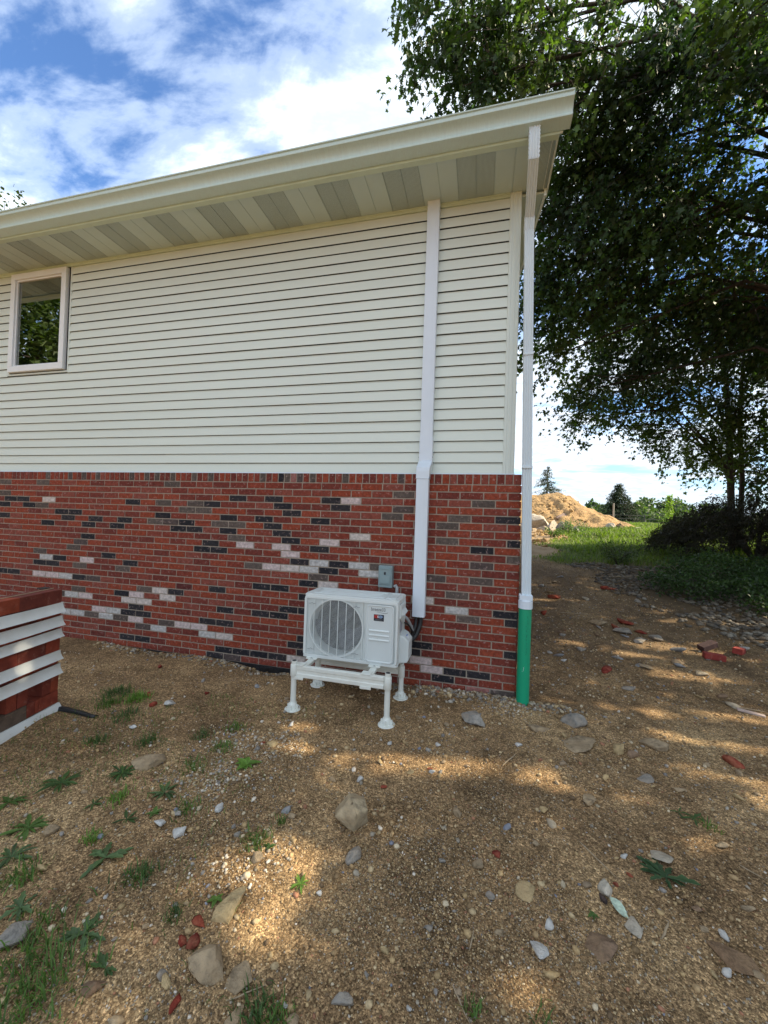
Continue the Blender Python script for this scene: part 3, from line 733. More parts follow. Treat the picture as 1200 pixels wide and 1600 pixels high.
# ------------------------------------------------------------------ line set cover
ls = thing('line_set_cover', 'white square duct running down the wall from soffit to air conditioner', 'duct cover', (-.88, .02, 0))
def cprof(xa, xb, y0, y1, r=.008):
    return [(xa, y1), (xa, y0+r), (xa+r*.3, y0+r*.3), (xa+r, y0), (xb-r, y0), (xb-r*.3, y0+r*.3), (xb, y0+r), (xb, y1)]
def cover(xa, xb, y0, y1, z0, z1, dx=0.0):
    return MB().prism(cprof(xa, xb, y0, y1), 'z', z0, z1)
part('upper_channel', cover(-.936, -.816, .018, YS-.009, 2.36, ZS-.001), M['white'], ls, auto=True)
part('joint_sleeve', cover(-.940, -.812, .014, YS-.009, 2.13, 2.359), M['white'], ls, auto=True)
jg = MB()   # the jog that carries the cover out over the brick ledge
pa = [( -.9405, -.8115, .0135, 2.135), (-.9415, -.8125, -.02, 2.105), (-.9465, -.8205, -.076, 2.06), (-.9465, -.8225, -.083, 2.02), (-.9465, -.8225, -.083, 1.955)]
V = []
for xa, xb, y, z in pa:
    yb = YS-.009 if z > 2.03 else -.004
    if z > 2.015 and z < 2.1: yb = YS-.02
    V += [(xa, y, z), (xb, y, z), (xb, yb, z), (xa, yb, z)]
Fj = []
for i in range(len(pa)-1):
    for k in range(4): Fj.append((i*4+k, i*4+(k+1) % 4, (i+1)*4+(k+1) % 4, (i+1)*4+k))
Fj += [(0, 1, 2, 3), (16, 19, 18, 17)]
jg.add(V, Fj)
part('offset_elbow', jg, M['white'], ls, bevel=.004)
part('lower_channel', MB().prism(cprof(-.943, -.826, -.080, -.004), 'z', .668, 1.96), M['white'], ls, auto=True)
scw = MB()
for x_, y_, z_ in ((-.9445, -.06, 1.965), (-.8215, -.06, 1.965), (-.942, .03, 2.17), (-.8105, .03, 2.17)):
    scw.cyl((x_-.004, y_, z_), (x_+.004, y_, z_), .005, 8)
part('screw', scw, M['steel'], ls)

# ------------------------------------------------------------------ air conditioner
AX0, AX1, AY0, AY1, AZ0, AZ1 = -1.833, -.986, -.50, -.17, .340, .893
GX1_ = -1.292
ac = thing('air_conditioner', 'off-white mini split outdoor unit with round fan grille standing on plastic legs', 'air conditioner', (-1.41, -.34, AZ0))
def rrect(a, b, c, d, r, n=5):
    pts = []
    for (cx, cy, t0) in ((b-r, d-r, 0), (a+r, d-r, 90), (a+r, c+r, 180), (b-r, c+r, 270)):
        for i in range(n+1):
            t = math.radians(t0+90*i/n); pts.append((cx+r*math.cos(t), cy+r*math.sin(t)))
    return pts
body = MB().box((AX0+.004, AY0+.165, AZ0+.012), (AX1-.004, AY1, AZ1-.024)).box((GX1_+.02, AY0+.045, AZ0+.012), (AX1-.004, AY0+.1649, AZ1-.024)).box((AX0+.004, AY0+.045, AZ0+.0125), (AX0+.008, AY0+.1649, AZ1-.0245))
part('housing', body, M['ac'], ac, auto=True)
base = MB().prism(rrect(AX0, AX1, AY0, AY1-.002, .02), 'z', AZ0, AZ0+.014)
part('base_pan', base, M['ac'], ac, auto=True)
# front frame with round opening
FCX, FCZ, FR = -1.533, .615, .233
GX1 = -1.292      # right end of the grille field
fr = MB(); NS = 64
outer = []
for i in range(NS):
    t = 2*PI*i/NS; c, s_ = math.cos(t), math.sin(t)
    hx = (GX1-FCX) if c > 0 else (FCX-(AX0+.006)); hz = (AZ1-.026-FCZ) if s_ > 0 else (FCZ-(AZ0+.016))
    k = min(hx/abs(c) if abs(c) > 1e-6 else 9, hz/abs(s_) if abs(s_) > 1e-6 else 9); outer.append((FCX+c*k, FCZ+s_*k))
v = []; YF = AY0+.016
for i in range(NS):
    t = 2*PI*i/NS; v.append((FCX+FR*math.cos(t), YF, FCZ+FR*math.sin(t)))
for x_, z_ in outer: v.append((x_, YF, z_))
for i in range(NS):
    t = 2*PI*i/NS; v.append((FCX+(FR-.012)*math.cos(t), YF+.10, FCZ+(FR-.012)*math.sin(t)))
f = []
for i in range(NS):
    j = (i+1) % NS; f.append((i, j, NS+j, NS+i)); f.append((i, 2*NS+i, 2*NS+j, j))
fr.add(v, f)
fr.add([(GX1, YF, AZ0+.016), (AX1-.006, YF, AZ0+.016), (AX1-.006, YF, AZ1-.026), (GX1, YF, AZ1-.026)], [(0, 1, 2, 3)])
part('front_panel', fr, M['ac'], ac)
# raised border round the face
bd = MB()
w = .020
o_ = rrect(AX0, AX1, AZ0+.010, AZ1-.018, .024); i_ = rrect(AX0+w, AX1-w, AZ0+.010+w*.9, AZ1-.018-w*1.1, .016)
n = len(o_)
v = [(x, AY0+.012, z) for x, z in o_]+[(x*1.0+(.004 if x < -1.4 else -.004), AY0, z+(.004 if z < .6 else -.004)) for x, z in o_]+[(x, AY0, z) for x, z in i_]+[(x, AY0+.014, z) for x, z in i_]+[(x, AY0+.05, z) for x, z in o_]
f = []
for i in range(n):
    j = (i+1) % n
    f += [(i, j, n+j, n+i), (n+i, n+j, 2*n+j, 2*n+i), (2*n+i, 2*n+j, 3*n+j, 3*n+i), (4*n+i, 4*n+j, j, i)]
bd.add(v, f)
part('face_border', bd, M['ac'], ac, auto=True)
part('fan_chamber', MB().cyl((FCX, YF+.10, FCZ), (FCX, YF+.13, FCZ), FR-.002, 48), M['coil'], ac)
# fan
fan = part('fan', MB().tube([(FCX, YF+.035, FCZ), (FCX, YF+.045, FCZ), (FCX, YF+.095, FCZ)], [.030, .045, .050], 24), M['fan'], ac, auto=True)
for b_ in range(3):
    a0 = b_*2*PI/3+.5; mb = MB(); V = []; nr, na = 7, 7
    for i in range(nr):
        r_ = .042+(.172*i/(nr-1))
        for k_ in range(na):
            a = a0+(k_/(na-1))*(1.15+.25*i/(nr-1)) + .35*(i/(nr-1))**1.5
            V.append((FCX+r_*math.cos(a), YF+.04+.05*(k_/(na-1)), FCZ+r_*math.sin(a)))
    Fb = [(i*na+k_, i*na+k_+1, (i+1)*na+k_+1, (i+1)*na+k_) for i in range(nr-1) for k_ in range(na-1)]
    part('blade', mb.add(V, Fb), M['fan'], fan, smooth=True)
# grille of fine slats with seven uprights
gr = part('grille', MB().box((AX0+.020, AY0+.002, AZ0+.030), (AX0+.026, AY0+.012, AZ1-.042)), M['ac'], ac)
part('grille_bar', MB().box((GX1-.006, AY0+.002, AZ0+.030), (GX1, AY0+.012, AZ1-.042)), M['ac'], gr)
ns = 50; zg0, zg1 = AZ0+.034, AZ1-.046
for i in range(ns+1):
    z = zg0+(zg1-zg0)*i/ns
    part('grille_slat', MB().box((AX0+.0265, AY0+.0055, z-.0010), (GX1-.0065, AY0+.0075, z+.0010)), M['ac'], gr)
for i in range(1, 7):
    x = AX0+.023+(GX1-AX0-.026)*i/7
    part('grille_bar', MB().box((x-.0026, AY0-.0005, AZ0+.030), (x+.0026, AY0+.0050, AZ1-.042)), M['ac'], gr)
rg = MB()
for rr, th in ((FR+.012, .0045),):
    v = []; n = 72
    for i in range(n):
        t = 2*PI*i/n
        for q, (dr, dy) in enumerate(((-th, .0048), (-th, -.0006), (th, -.0006), (th, .0048))):
            v.append((FCX+(rr+dr)*math.cos(t), AY0+.0005+dy, min(FCZ+(rr+dr)*math.sin(t), AZ1-.04)))
    rg.add(v, [(i*4+q, i*4+(q+1) % 4, ((i+1) % n)*4+(q+1) % 4, ((i+1) % n)*4+q) for i in range(n) for q in range(4)])
# low quarter ring shows at bottom left of the fan
part('grille_ring', rg, M['ac'], gr, smooth=False)
for (cx_, cz_) in ((AX0+.075, AZ1-.085), (GX1-.06, AZ1-.085), (AX0+.075, AZ0+.072), (GX1-.06, AZ0+.072)):
    part('grille_clip', MB().tube([(cx_-.03, AY0, cz_), (cx_-.012, AY0-.001, cz_+.002), (cx_, AY0-.001, cz_+.010), (cx_+.010, AY0-.001, cz_+.001), (cx_+.03, AY0, cz_+.001)], .0022, 5), M['conduit'], gr)
# service panel
sx0, sx1, sz0, sz1 = -1.262, -1.022, .362, .846
spn = MB(); o_ = rrect(sx0, sx1, sz0, sz1, .030, 6); i_ = rrect(sx0+.010, sx1-.010, sz0+.010, sz1-.010, .022, 6); j_ = rrect(sx0+.016, sx1-.016, sz0+.016, sz1-.016, .018, 6)
n = len(o_)
v = [(x, AY0+.014, z) for x, z in o_]+[(x, AY0-.005, z) for x, z in o_]+[(x, AY0-.007, z) for x, z in i_]+[(x, AY0-.002, z) for x, z in j_]
f = []
for i in range(n):
    j = (i+1) % n; f += [(i, j, n+j, n+i), (n+i, n+j, 2*n+j, 2*n+i), (2*n+i, 2*n+j, 3*n+j, 3*n+i)]
f.append(tuple(range(3*n, 4*n)))
sv = part('service_panel', spn.add(v, f), M['ac2'], ac)
for z_ in (.630, .592, .554):
    mb = MB().prism([(AY0-.0021, z_-.008), (AY0-.012, z_-.004), (AY0-.012, z_+.002), (AY0-.0021, z_+.009)], 'x', sx0+.030, sx1-.038)
    part('raised_rib', mb, M['ac'], sv, bevel=.002)
def text_obj(txt, size, loc, mat, parent, name, bold=0.0, ext=.0006, sx=1.0):
    cu = bpy.data.curves.new(name, 'FONT'); cu.body = txt; cu.size = size; cu.extrude = ext; cu.offset = bold; cu.space_character = 1.02
    to = bpy.data.objects.new(name, cu); col.objects.link(to)
    dg = bpy.context.evaluated_depsgraph_get(); me = bpy.data.meshes.new_from_object(to.evaluated_get(dg))
    bpy.data.objects.remove(to); bpy.data.curves.remove(cu)
    me.materials.clear(); me.materials.append(mat)
    o = link(name, me, parent); off = origin(parent)
    o.location = (loc[0]-off[0], loc[1]-off[1], loc[2]-off[2]); o.rotation_euler = (PI/2, 0, 0); o.scale = (sx, 1, 1); return o
text_obj('breeze33', .040, (-1.222, AY0-.0030, .795), M['ink_grey'], sv, 'lettering', bold=.0006, sx=.83)
part('swoosh', MB().tube([(-1.175, AY0-.0028, .786), (-1.14, AY0-.0028, .783), (-1.105, AY0-.0028, .780), (-1.080, AY0-.0028, .783), (-1.075, AY0-.0028, .792)], [.0008, .0018, .0026, .0020, .0008], 6), M['ink_grey'], sv)
lb = part('badge', MB().box((-1.195, AY0-.0034, .712), (-1.108, AY0-.002, .766)), M['ink_black'], sv)
part('badge_red_field', MB().box((-1.193, AY0-.0040, .734), (-1.158, AY0-.0035, .764)), pmat('dark_red_ink', (.30, .02, .02), var=0), sv)
text_obj('C', .030, (-1.187, AY0-.0048, .739), M['ink_red'], sv, 'lettering', bold=.001)
text_obj('K', .026, (-1.164, AY0-.0048, .7395), M['ink_white'], sv, 'lettering', bold=.0008, sx=.8)
text_obj('D', .028, (-1.147, AY0-.0048, .739), pmat('pale_blue_ink', (.35, .50, .75), var=0), sv, 'lettering', bold=.0012, sx=1.3)
part('badge_small_print', MB().box((-1.186, AY0-.0041, .7235), (-1.118, AY0-.0036, .7255)).box((-1.18, AY0-.0041, .7185), (-1.125, AY0-.0036, .7198)), M['ink_grey'], sv)
# top lid with pressed grooves
lid = MB().prism(rrect(AX0-.002, AX1+.002, AY0+.004, AY1+.002, .028), 'z', AZ1-.026, AZ1-.006)
lid.prism(rrect(AX0+.004, AX1-.004, AY0+.010, AY1-.004, .026), 'z', AZ1-.0065, AZ1)
lo = part('lid', lid, M['ac'], ac, bevel=.005)
def frame_xy(a, b, c, d, t, z0, z1): return MB().box((a, c, z0), (b, c+t, z1)).box((a, d-t, z0), (b, d, z1)).box((a, c+t, z0), (a+t, d-t, z1)).box((b-t, c+t, z0), (b, d-t, z1))
part('raised_bead', frame_xy(AX0+.06, AX1-.14, AY0+.06, AY1-.06, .014, AZ1-.001, AZ1+.005), M['ac'], lo, bevel=.003)
part('raised_bead', frame_xy(AX1-.12, AX1-.035, AY0+.05, AY1-.05, .012, AZ1-.001, AZ1+.005), M['ac'], lo, bevel=.003)
part('raised_bead', MB().box((AX0+.10, AY0+.125, AZ1-.001), (AX1-.18, AY0+.140, AZ1+.004)).box((AX0+.10, AY0+.185, AZ1-.001), (AX1-.18, AY0+.200, AZ1+.004)), M['ac'], lo, bevel=.002)
# right side: handle cheek, valve cover, rating label
hd = MB().prism([(AY0+.05, .846), (AY0+.25, .846), (AY0+.25, .70), (AY0+.19, .66), (AY0+.05, .735)], 'x', AX1-.004, AX1+.014)
part('side_handle', hd, M['ac2'], ac, bevel=.004)
hd = MB().add([(AX1+.0135, AY0+.07, .80), (AX1+.0135, AY0+.23, .80), (AX1+.040, AY0+.22, .765), (AX1+.040, AY0+.08, .765), (AX1+.0135, AY0+.07, .745), (AX1+.0135, AY0+.23, .735)],
              [(0, 1, 2, 3), (3, 2, 5, 4), (0, 3, 4), (1, 5, 2)])
part('handle_grip', hd, M['ac2'], ac)
vc = MB(); yv0, yv1, xo = AY0+.12, AY0+.30, AX1+.072
vc.add([(AX1-.004, yv0-.03, .345), (AX1-.004, yv0-.03, .585), (xo-.035, yv0, .565), (xo, yv0+.01, .520), (xo, yv0+.01, .365), (xo-.01, yv0+.006, .345),
        (AX1-.004, yv1, .345), (AX1-.004, yv1, .585), (xo-.035, yv1, .565), (xo, yv1, .520), (xo, yv1, .365), (xo-.01, yv1, .345)],
       [(0, 1, 2, 3, 4, 5), (11, 10, 9, 8, 7, 6)]+[(i, i+6, (i+1) % 6+6, (i+1) % 6) for i in range(6)])
vo_ = part('valve_cover', vc, M['ac2'], ac, bevel=.006)
part('warning_sticker', MB().add([(AX1+.035, yv0+.05, .5665), (AX1+.035, yv0+.11, .5665), (AX1+.060, yv0+.11, .5385), (AX1+.060, yv0+.05, .5385)], [(0, 1, 2, 3)]), M['ink_white'], ac)
part('warning_print', MB().add([(AX1+.0395, yv0+.058, .5640), (AX1+.0395, yv0+.102, .5640), (AX1+.046, yv0+.102, .5565), (AX1+.046, yv0+.058, .5565)], [(0, 1, 2, 3)]), M['ink_blue'], ac)
part('rating_label', MB().box((AX1-.0035, AY0+.10, .60), (AX1-.002, AY0+.20, .71)), pmat('grey_label', (.35, .36, .40), var=.4, scale=120), ac)
for x_ in (-1.74, -1.175):
    ft = MB().box((x_-.05, AY0-.028, AZ0-.012), (x_+.05, AY0+.03, AZ0-.0005)).box((x_-.05, AY1-.04, AZ0-.012), (x_+.05, AY1+.03, AZ0-.0005))
    part('mounting_foot', ft, M['stand'], ac, bevel=.003)
    part('foot_sticker', MB().prism([(x_-.016, AY0-.024), (x_+.016, AY0-.024), (x_, AY0-.004)], 'z', AZ0-.0003, AZ0+.0006), M['ink_grey'], ac)

# ------------------------------------------------------------------ stand
st = thing('equipment_stand', 'off-white plastic stand with four round legs under the outdoor unit', 'stand', (-1.40, -.51, 0))
LEGS = [(-1.785, -.748, .395), (-1.003, -.745, .392), (-1.776, -.275, .30), (-.990, -.262, .30)]
for (x_, y_, zt) in LEGS:
    z0 = float(H(x_, y_)) - .004
    lg = part('leg', MB().tube([(x_, y_, z0+.03), (x_, y_, zt)], .0222, 24), M['stand'], st, auto=True)
    part('foot_flange', MB().tube([(x_, y_, z0-.01), (x_, y_, z0+.008), (x_, y_, z0+.012)], [.066, .066, .060], 32).tube([(x_, y_, z0+.012), (x_, y_, z0+.055), (x_, y_, z0+.062)], [.033, .031, .026], 24)
         .box((x_-.006, y_-.045, z0+.012), (x_+.006, y_-.028, z0+.045)).box((x_-.045, y_-.006, z0+.012), (x_-.028, y_+.006, z0+.045)).box((x_+.028, y_-.006, z0+.012), (x_+.045, y_+.006, z0+.045)), M['stand'], lg, auto=True)
    part('collar', MB().tube([(x_, y_, zt-.125), (x_, y_, zt-.122), (x_, y_, zt-.030), (x_, y_, zt-.027)], [.027, .0295, .0295, .027], 24), M['stand'], lg, auto=True)
    part('open_top', MB().cyl((x_, y_, zt-.0005), (x_, y_, zt+.0008), .0185, 20), M['dark'], lg)
bp_ = [(-.0, -.048), (-.0, .048)]
def beam(xa, xb, y, z0, z1):
    prof = [(y-.014, z0), (y-.018, z0+.004), (y-.018, z0+.030), (y-.013, z0+.034), (y-.013, z1-.034), (y-.018, z1-.030), (y-.018, z1-.004), (y-.014, z1), (y+.014, z1), (y+.018, z1-.004), (y+.018, z0+.004), (y+.014, z0)]
    return MB().prism(prof, 'x', xa, xb)
part('front_beam', beam(-1.757, -1.031, -.747, .268, .362), M['stand'], st, bevel=.002)
part('rear_beam', beam(-1.748, -1.018, -.268, .200, .285), M['stand'], st, bevel=.002)
for x_ in (-1.74, -1.175):
    mb = MB().box((x_-.030, -.735, .304), (x_+.030, -.255, .327)).box((x_-.045, -.775, .262), (x_+.045, -.768, .30)).box((x_-.045, -.7675, .3625), (x_+.045, -.715, .369)) if False else MB().box((x_-.028, -.728, .300), (x_+.028, -.255, .3275))
    part('cross_rail', mb, M['stand'], st, bevel=.004)
    for bx_ in (((x_-.046, -.7285, .3285), (x_+.046, -.690, .345)), ((x_-.04, -.772, .3625), (x_+.04, -.7, .370)), ((x_-.045, -.771, .252), (x_+.045, -.7655, .275))):
        part('rail_clamp', MB().box(*bx_), M['stand'], st, bevel=.003)

# ------------------------------------------------------------------ switch box, conduit, hoses
bx = thing('switch_box', 'small grey metal disconnect box on the brick above the outdoor unit', 'electrical box', (-1.21, -.04, 1.02))
part('box_body', MB().box((-1.279, -.075, .914), (-1.143, -.001, 1.121)), M['box'], bx, bevel=.006)
part('box_cover', MB().box((-1.268, -.083, .945), (-1.154, -.0755, 1.108)), M['box'], bx, bevel=.004)
part('cover_flap', MB().box((-1.258, -.0885, .958), (-1.164, -.0835, 1.035)).box((-1.258, -.0895, 1.09), (-1.164, -.0835, 1.096)), M['box'], bx, bevel=.002)
part('lock_hasp', MB().cyl((-1.212, -.088, 1.055), (-1.212, -.0825, 1.055), .010, 14).box((-1.219, -.090, 1.038), (-1.205, -.0885, 1.058)), M['ink_black'], bx)
cd = single('conduit', MB().tube([(-1.128, -.035, .925), (-1.112, -.038, .935), (-1.100, -.042, .915), (-1.098, -.05, .86), (-1.095, -.06, .74)], .016, 12), M['conduit'],
            'short grey flexible conduit curling out of the disconnect box', 'conduit', (-1.10, -.05, .74), smooth=True)
def spline(pts, n=24):
    pts = [Vector(p) for p in pts]; out = []
    P_ = [pts[0]*2-pts[1]]+pts+[pts[-1]*2-pts[-2]]
    for i in range(1, len(P_)-2):
        for k in range(n):
            t = k/n; a, b, c, d = P_[i-1], P_[i], P_[i+1], P_[i+2]
            out.append(.5*((2*b)+(c-a)*t+(2*a-5*b+4*c-d)*t*t+(3*b-a-3*c+d)*t**3))
    out.append(pts[-1]); return out
h1 = spline([(-.865, -.045, .72), (-.868, -.05, .60), (-.90, -.09, .50), (-.945, -.16, .455), (-.965, -.26, .44)], 8)
single('refrigerant_hose', MB().tube(h1, .021, 12), M['rubber'], 'thicker black insulated hose bending from the duct into the outdoor unit', 'hose', (-.9, -.1, .45), 'black hoses below the duct cover', smooth=True)
h2 = spline([(-.905, -.045, .72), (-.908, -.06, .60), (-.925, -.10, .53), (-.945, -.18, .50), (-.96, -.27, .50)], 8)
single('refrigerant_hose', MB().tube(h2, .015, 12), M['rubber'], 'thinner black hose left of the thick one under the duct', 'hose', (-.92, -.1, .5), 'black hoses below the duct cover', smooth=True)
h3 = spline([(-.975, -.26, .655), (-.95, -.20, .62), (-.925, -.12, .54), (-.915, -.10, .47), (-.96, -.24, .40)], 8)
single('power_cable', MB().tube(h3, .007, 8), M['rubber'], 'thin black cable looping beside the unit to its valve cover', 'cable', (-.93, -.15, .5), smooth=True)
h4 = spline([(-1.0, -.20, .70), (-.965, -.17, .66), (-.935, -.11, .57), (-.925, -.09, .50), (-.945, -.2, .46)], 8)
single('conduit', MB().tube(h4, .014, 10), M['conduit'], 'grey flexible conduit bending down beside the valve cover', 'conduit', (-.95, -.15, .6), smooth=True)
#PART2
# ------------------------------------------------------------------ stack of bricks at the left edge
SO = Vector((-3.49, -1.32, 0)); SA = Vector((.187, -.982, 0)).normalized(); SN = Vector((.982, .187, 0)).normalized()
def SL_(s, t, z): p = SO+SA*s+SN*t; return (p.x, p.y, z)
def sblock(s0, s1, t0, t1, z0, z1, j=.002):
    def r(): return random.uniform(-j, j)
    v = [SL_(s+r(), t+r(), z+r()) for z in (z0, z1) for (s, t) in ((s0, t0), (s1, t0), (s1, t1), (s0, t1))]
    return MB().add(v, [(0, 3, 2, 1), (4, 5, 6, 7), (0, 1, 5, 4), (1, 2, 6, 5), (2, 3, 7, 6), (3, 0, 4, 7)])
OR_ = ['first', 'second', 'third', 'fourth', 'fifth', 'sixth', 'seventh', 'eighth']
ST = [(.25, .050, .027), (.20, .042, .026), (.30, .070, .036), (.16, .038, .026), (.27, .055, .026)]
def sbrick(s0, s1, z0, z1, t1=0, dep=.15, label=None, tone_=None, name='stacked_brick', mat='brick_stack', grp='bricks in the strapped stack'):
    t1 += random.uniform(-.003, .003)
    p = SL_((s0+s1)/2, t1-dep/2, z0)
    o = single(name, sblock(s0, s1, t1-dep, t1, z0, z1), M[mat], label or 'red brick packed between white strips in the stack', 'brick', p, grp, bevel=.003)
    set_tint(o.data, tone_ or random.choice(ST)); return o
ss = [(0, .118), (.120, .330), (.332, .545), (.547, .76), (.762, .97)]
names_top = ['short red brick at the wall end of the top layer of the stack', 'long red brick second from the end in the top layer of the stack']
for i, (a, b) in enumerate(ss):
    sbrick(a, b, .846, .940, 0, .15, label=names_top[i] if i < 2 else f'long red brick {OR_[i]} from the wall end in the top layer of the stack')
for ri_, (z0, z1, t) in enumerate(((.742, .843, -.006), (.640, .739, -.006), (.572, .637, -.006), (.470, .569, -.002), (.368, .467, -.006), (.288, .365, -.006))):
    nb_ = 0; off_ = random.uniform(-.09, 0)
    q = off_
    while q < .95:
        a, b = max(q, 0), min(q+.208, .97)
        if b-a > .03:
            sbrick(a, b-.003, z0, z1, t, label=f'red brick {OR_[nb_]} from the wall end, {OR_[ri_+1]} brick row of the stack'); nb_ += 1
        q += .210
for i, (a, b) in enumerate([(0, .060), (.063, .124), (.245, .314), (.320, .388), (.50, .57), (.575, .64), (.645, .71)]):
    sbrick(a, b, .164, .285, -.002+(-.004 if i % 2 else 0), .19, label=f'red brick on end, {OR_[i]} from the wall end in the open layer')
sbrick(.70, .97, .164, .285, -.004, .19)
for (a, b) in [(0, .058), (.060, .150), (.152, .182), (.184, .243)]:
    sbrick(a, b, .066, .161, -.003, .15, label=f'small red brick end low in the stack, {OR_[[0, .060, .152, .184].index(a)]} from the wall')
o = sbrick(.246, .97, .066, .161, -.002, .15, label='weathered grey brown block low in the stack', tone_=(.13, .09, .065), name='weathered_block')
del o['group']
def wstrip(z1, h, s0=-.004, s1=.97, flare=.030, conv=False):
    z0 = z1-h; pr = []
    n = 7
    for i in range(n+1):
        q = i/n
        if conv: tt = .010+flare*math.sin(q*PI*.62)
        else: tt = .006+flare*(q**2.4)
        pr.append((tt, z1-h*q))
    back = [(-.004, z0+.004), (-.004, z1-.002)] if not conv else [(-.004, z0), (-.004, z1-.002)]
    prof = pr+back; n = len(prof)
    steps = [s0, s0+.03, .25, .5, .75, s1]
    v = []
    for k, s_ in enumerate(steps):
        wob = math.sin(k*2.1+z1*9)*.0025
        for (t, z) in prof: v.append(SL_(s_, t+(wob if t > 0 else 0), z+wob*.6))
    f = []
    for k in range(len(steps)-1):
        for i in range(n): f.append((k*n+i, k*n+(i+1) % n, (k+1)*n+(i+1) % n, (k+1)*n+i))
    f += [tuple(range(n)), tuple(range((len(steps)-1)*n, len(steps)*n))[::-1]]
    return MB().add(v, f)
for i, (zt, h, lab) in enumerate([(.840, .072, 'uppermost white moulded strip on the brick stack'), (.738, .072, 'second white moulded strip from the top of the brick stack'), (.640, .062, 'third white moulded strip above the sunlit brick of the stack'),
                      (.472, .066, 'fourth white moulded strip just below the sunlit brick of the stack'), (.370, .074, 'fifth white moulded strip above the open layer of the stack')]):
    single('moulded_strip', wstrip(zt, h), M['stripw'], lab, 'strip', SL_(.5, 0, zt-h), 'white strips on the brick stack', auto=True)
single('moulded_strip', wstrip(.064, .085, s1=1.0, flare=.030, conv=True), M['stripw'], 'lowest white moulded strip resting on the ground under the stack', 'strip', SL_(.5, 0, -.02), 'white strips on the brick stack', auto=True)
single('cord', MB().tube([SL_(-.002, -.075, .944), SL_(.3, -.07, .945), SL_(.6, -.078, .945), SL_(.97, -.072, .944)], .003, 5), M['wood'], 'tan cord lying along the top of the brick stack', 'cord', SL_(.5, -.07, .944))
single('plastic_scrap', MB().add([SL_(.0, -.15, .9415), SL_(.06, -.15, .946), SL_(.055, -.11, .9425), SL_(.0, -.10, .945), SL_(.0, -.15, .95), SL_(.06, -.15, .955), SL_(.055, -.11, .946), SL_(.0, -.10, .949)],
       [(0, 1, 2, 3), (4, 7, 6, 5), (0, 4, 5, 1), (1, 5, 6, 2), (2, 6, 7, 3), (3, 7, 4, 0)]), M['rubber'], 'small black plastic scrap on the top corner of the stack', 'plastic scrap', SL_(.03, -.12, .942))
# black plastic lying beside the stack
bpv = []; 
for i in range(9):
    t = i/8; x_ = -3.50+.40*t; y_ = -1.325+.012*math.sin(t*5)+.01*t; hz_ = float(H(x_, y_))
    for (dy, dz) in ((-.032, .0), (-.012, .018), (.012, .014), (.03, .0)):
        bpv.append((x_, y_+dy*(1-.45*t), hz_+dz*(1-.5*t)+.003+random.uniform(0, .004)))
bpf = [(i*4+k, i*4+k+1, (i+1)*4+k+1, (i+1)*4+k) for i in range(8) for k in range(3)]
bo = single('plastic_pipe_scrap', MB().add(bpv, bpf), M['rubber'], 'crushed black plastic strip on the soil at the foot of the stack', 'plastic scrap', (-3.3, -1.32, .01), smooth=True)
sm_ = bo.modifiers.new('thickness', 'SOLIDIFY'); sm_.thickness = .004

# ------------------------------------------------------------------ stones lying on the soil
SV, SF = ico(3)
SV4, SF4 = ico(4)
def stone_mesh(name, seed, dims, tint, cuts=11, rough=.03, sub=None):
    r_ = np.random.default_rng(seed); big = sub is None and dims[0] > .09
    V, Fm = (SV4, SF4) if big else ((SV, SF) if sub is None else sub); V = V.copy()
    for _ in range(cuts+5):
        n = r_.normal(0, 1, 3); n /= np.linalg.norm(n); d = r_.uniform(.38, .74)
        ex = np.maximum(0, V@n-d); V = V-ex[:, None]*n
    q = np.abs(np.sin(V@r_.normal(0, 4, 3)+1))+.6*np.abs(np.sin(V@r_.normal(0, 8, 3)))
    if big: q = q+.35*np.abs(np.sin(V@r_.normal(0, 17, 3)))+.25*np.abs(np.sin(V@r_.normal(0, 30, 3)))
    V = V*(1+rough*1.6*(q-.8))[:, None]
    V = V*np.array(dims)*.5/.60
    me = np_mesh(name, V, Fm, M['rock'], np.broadcast_to(np.array(tint), (len(V), 3)))
    return me
TAN, GRY, WHT, YEL, BRN = (.40, .30, .19), (.34, .31, .27), (.62, .60, .56), (.52, .38, .20), (.26, .17, .11)
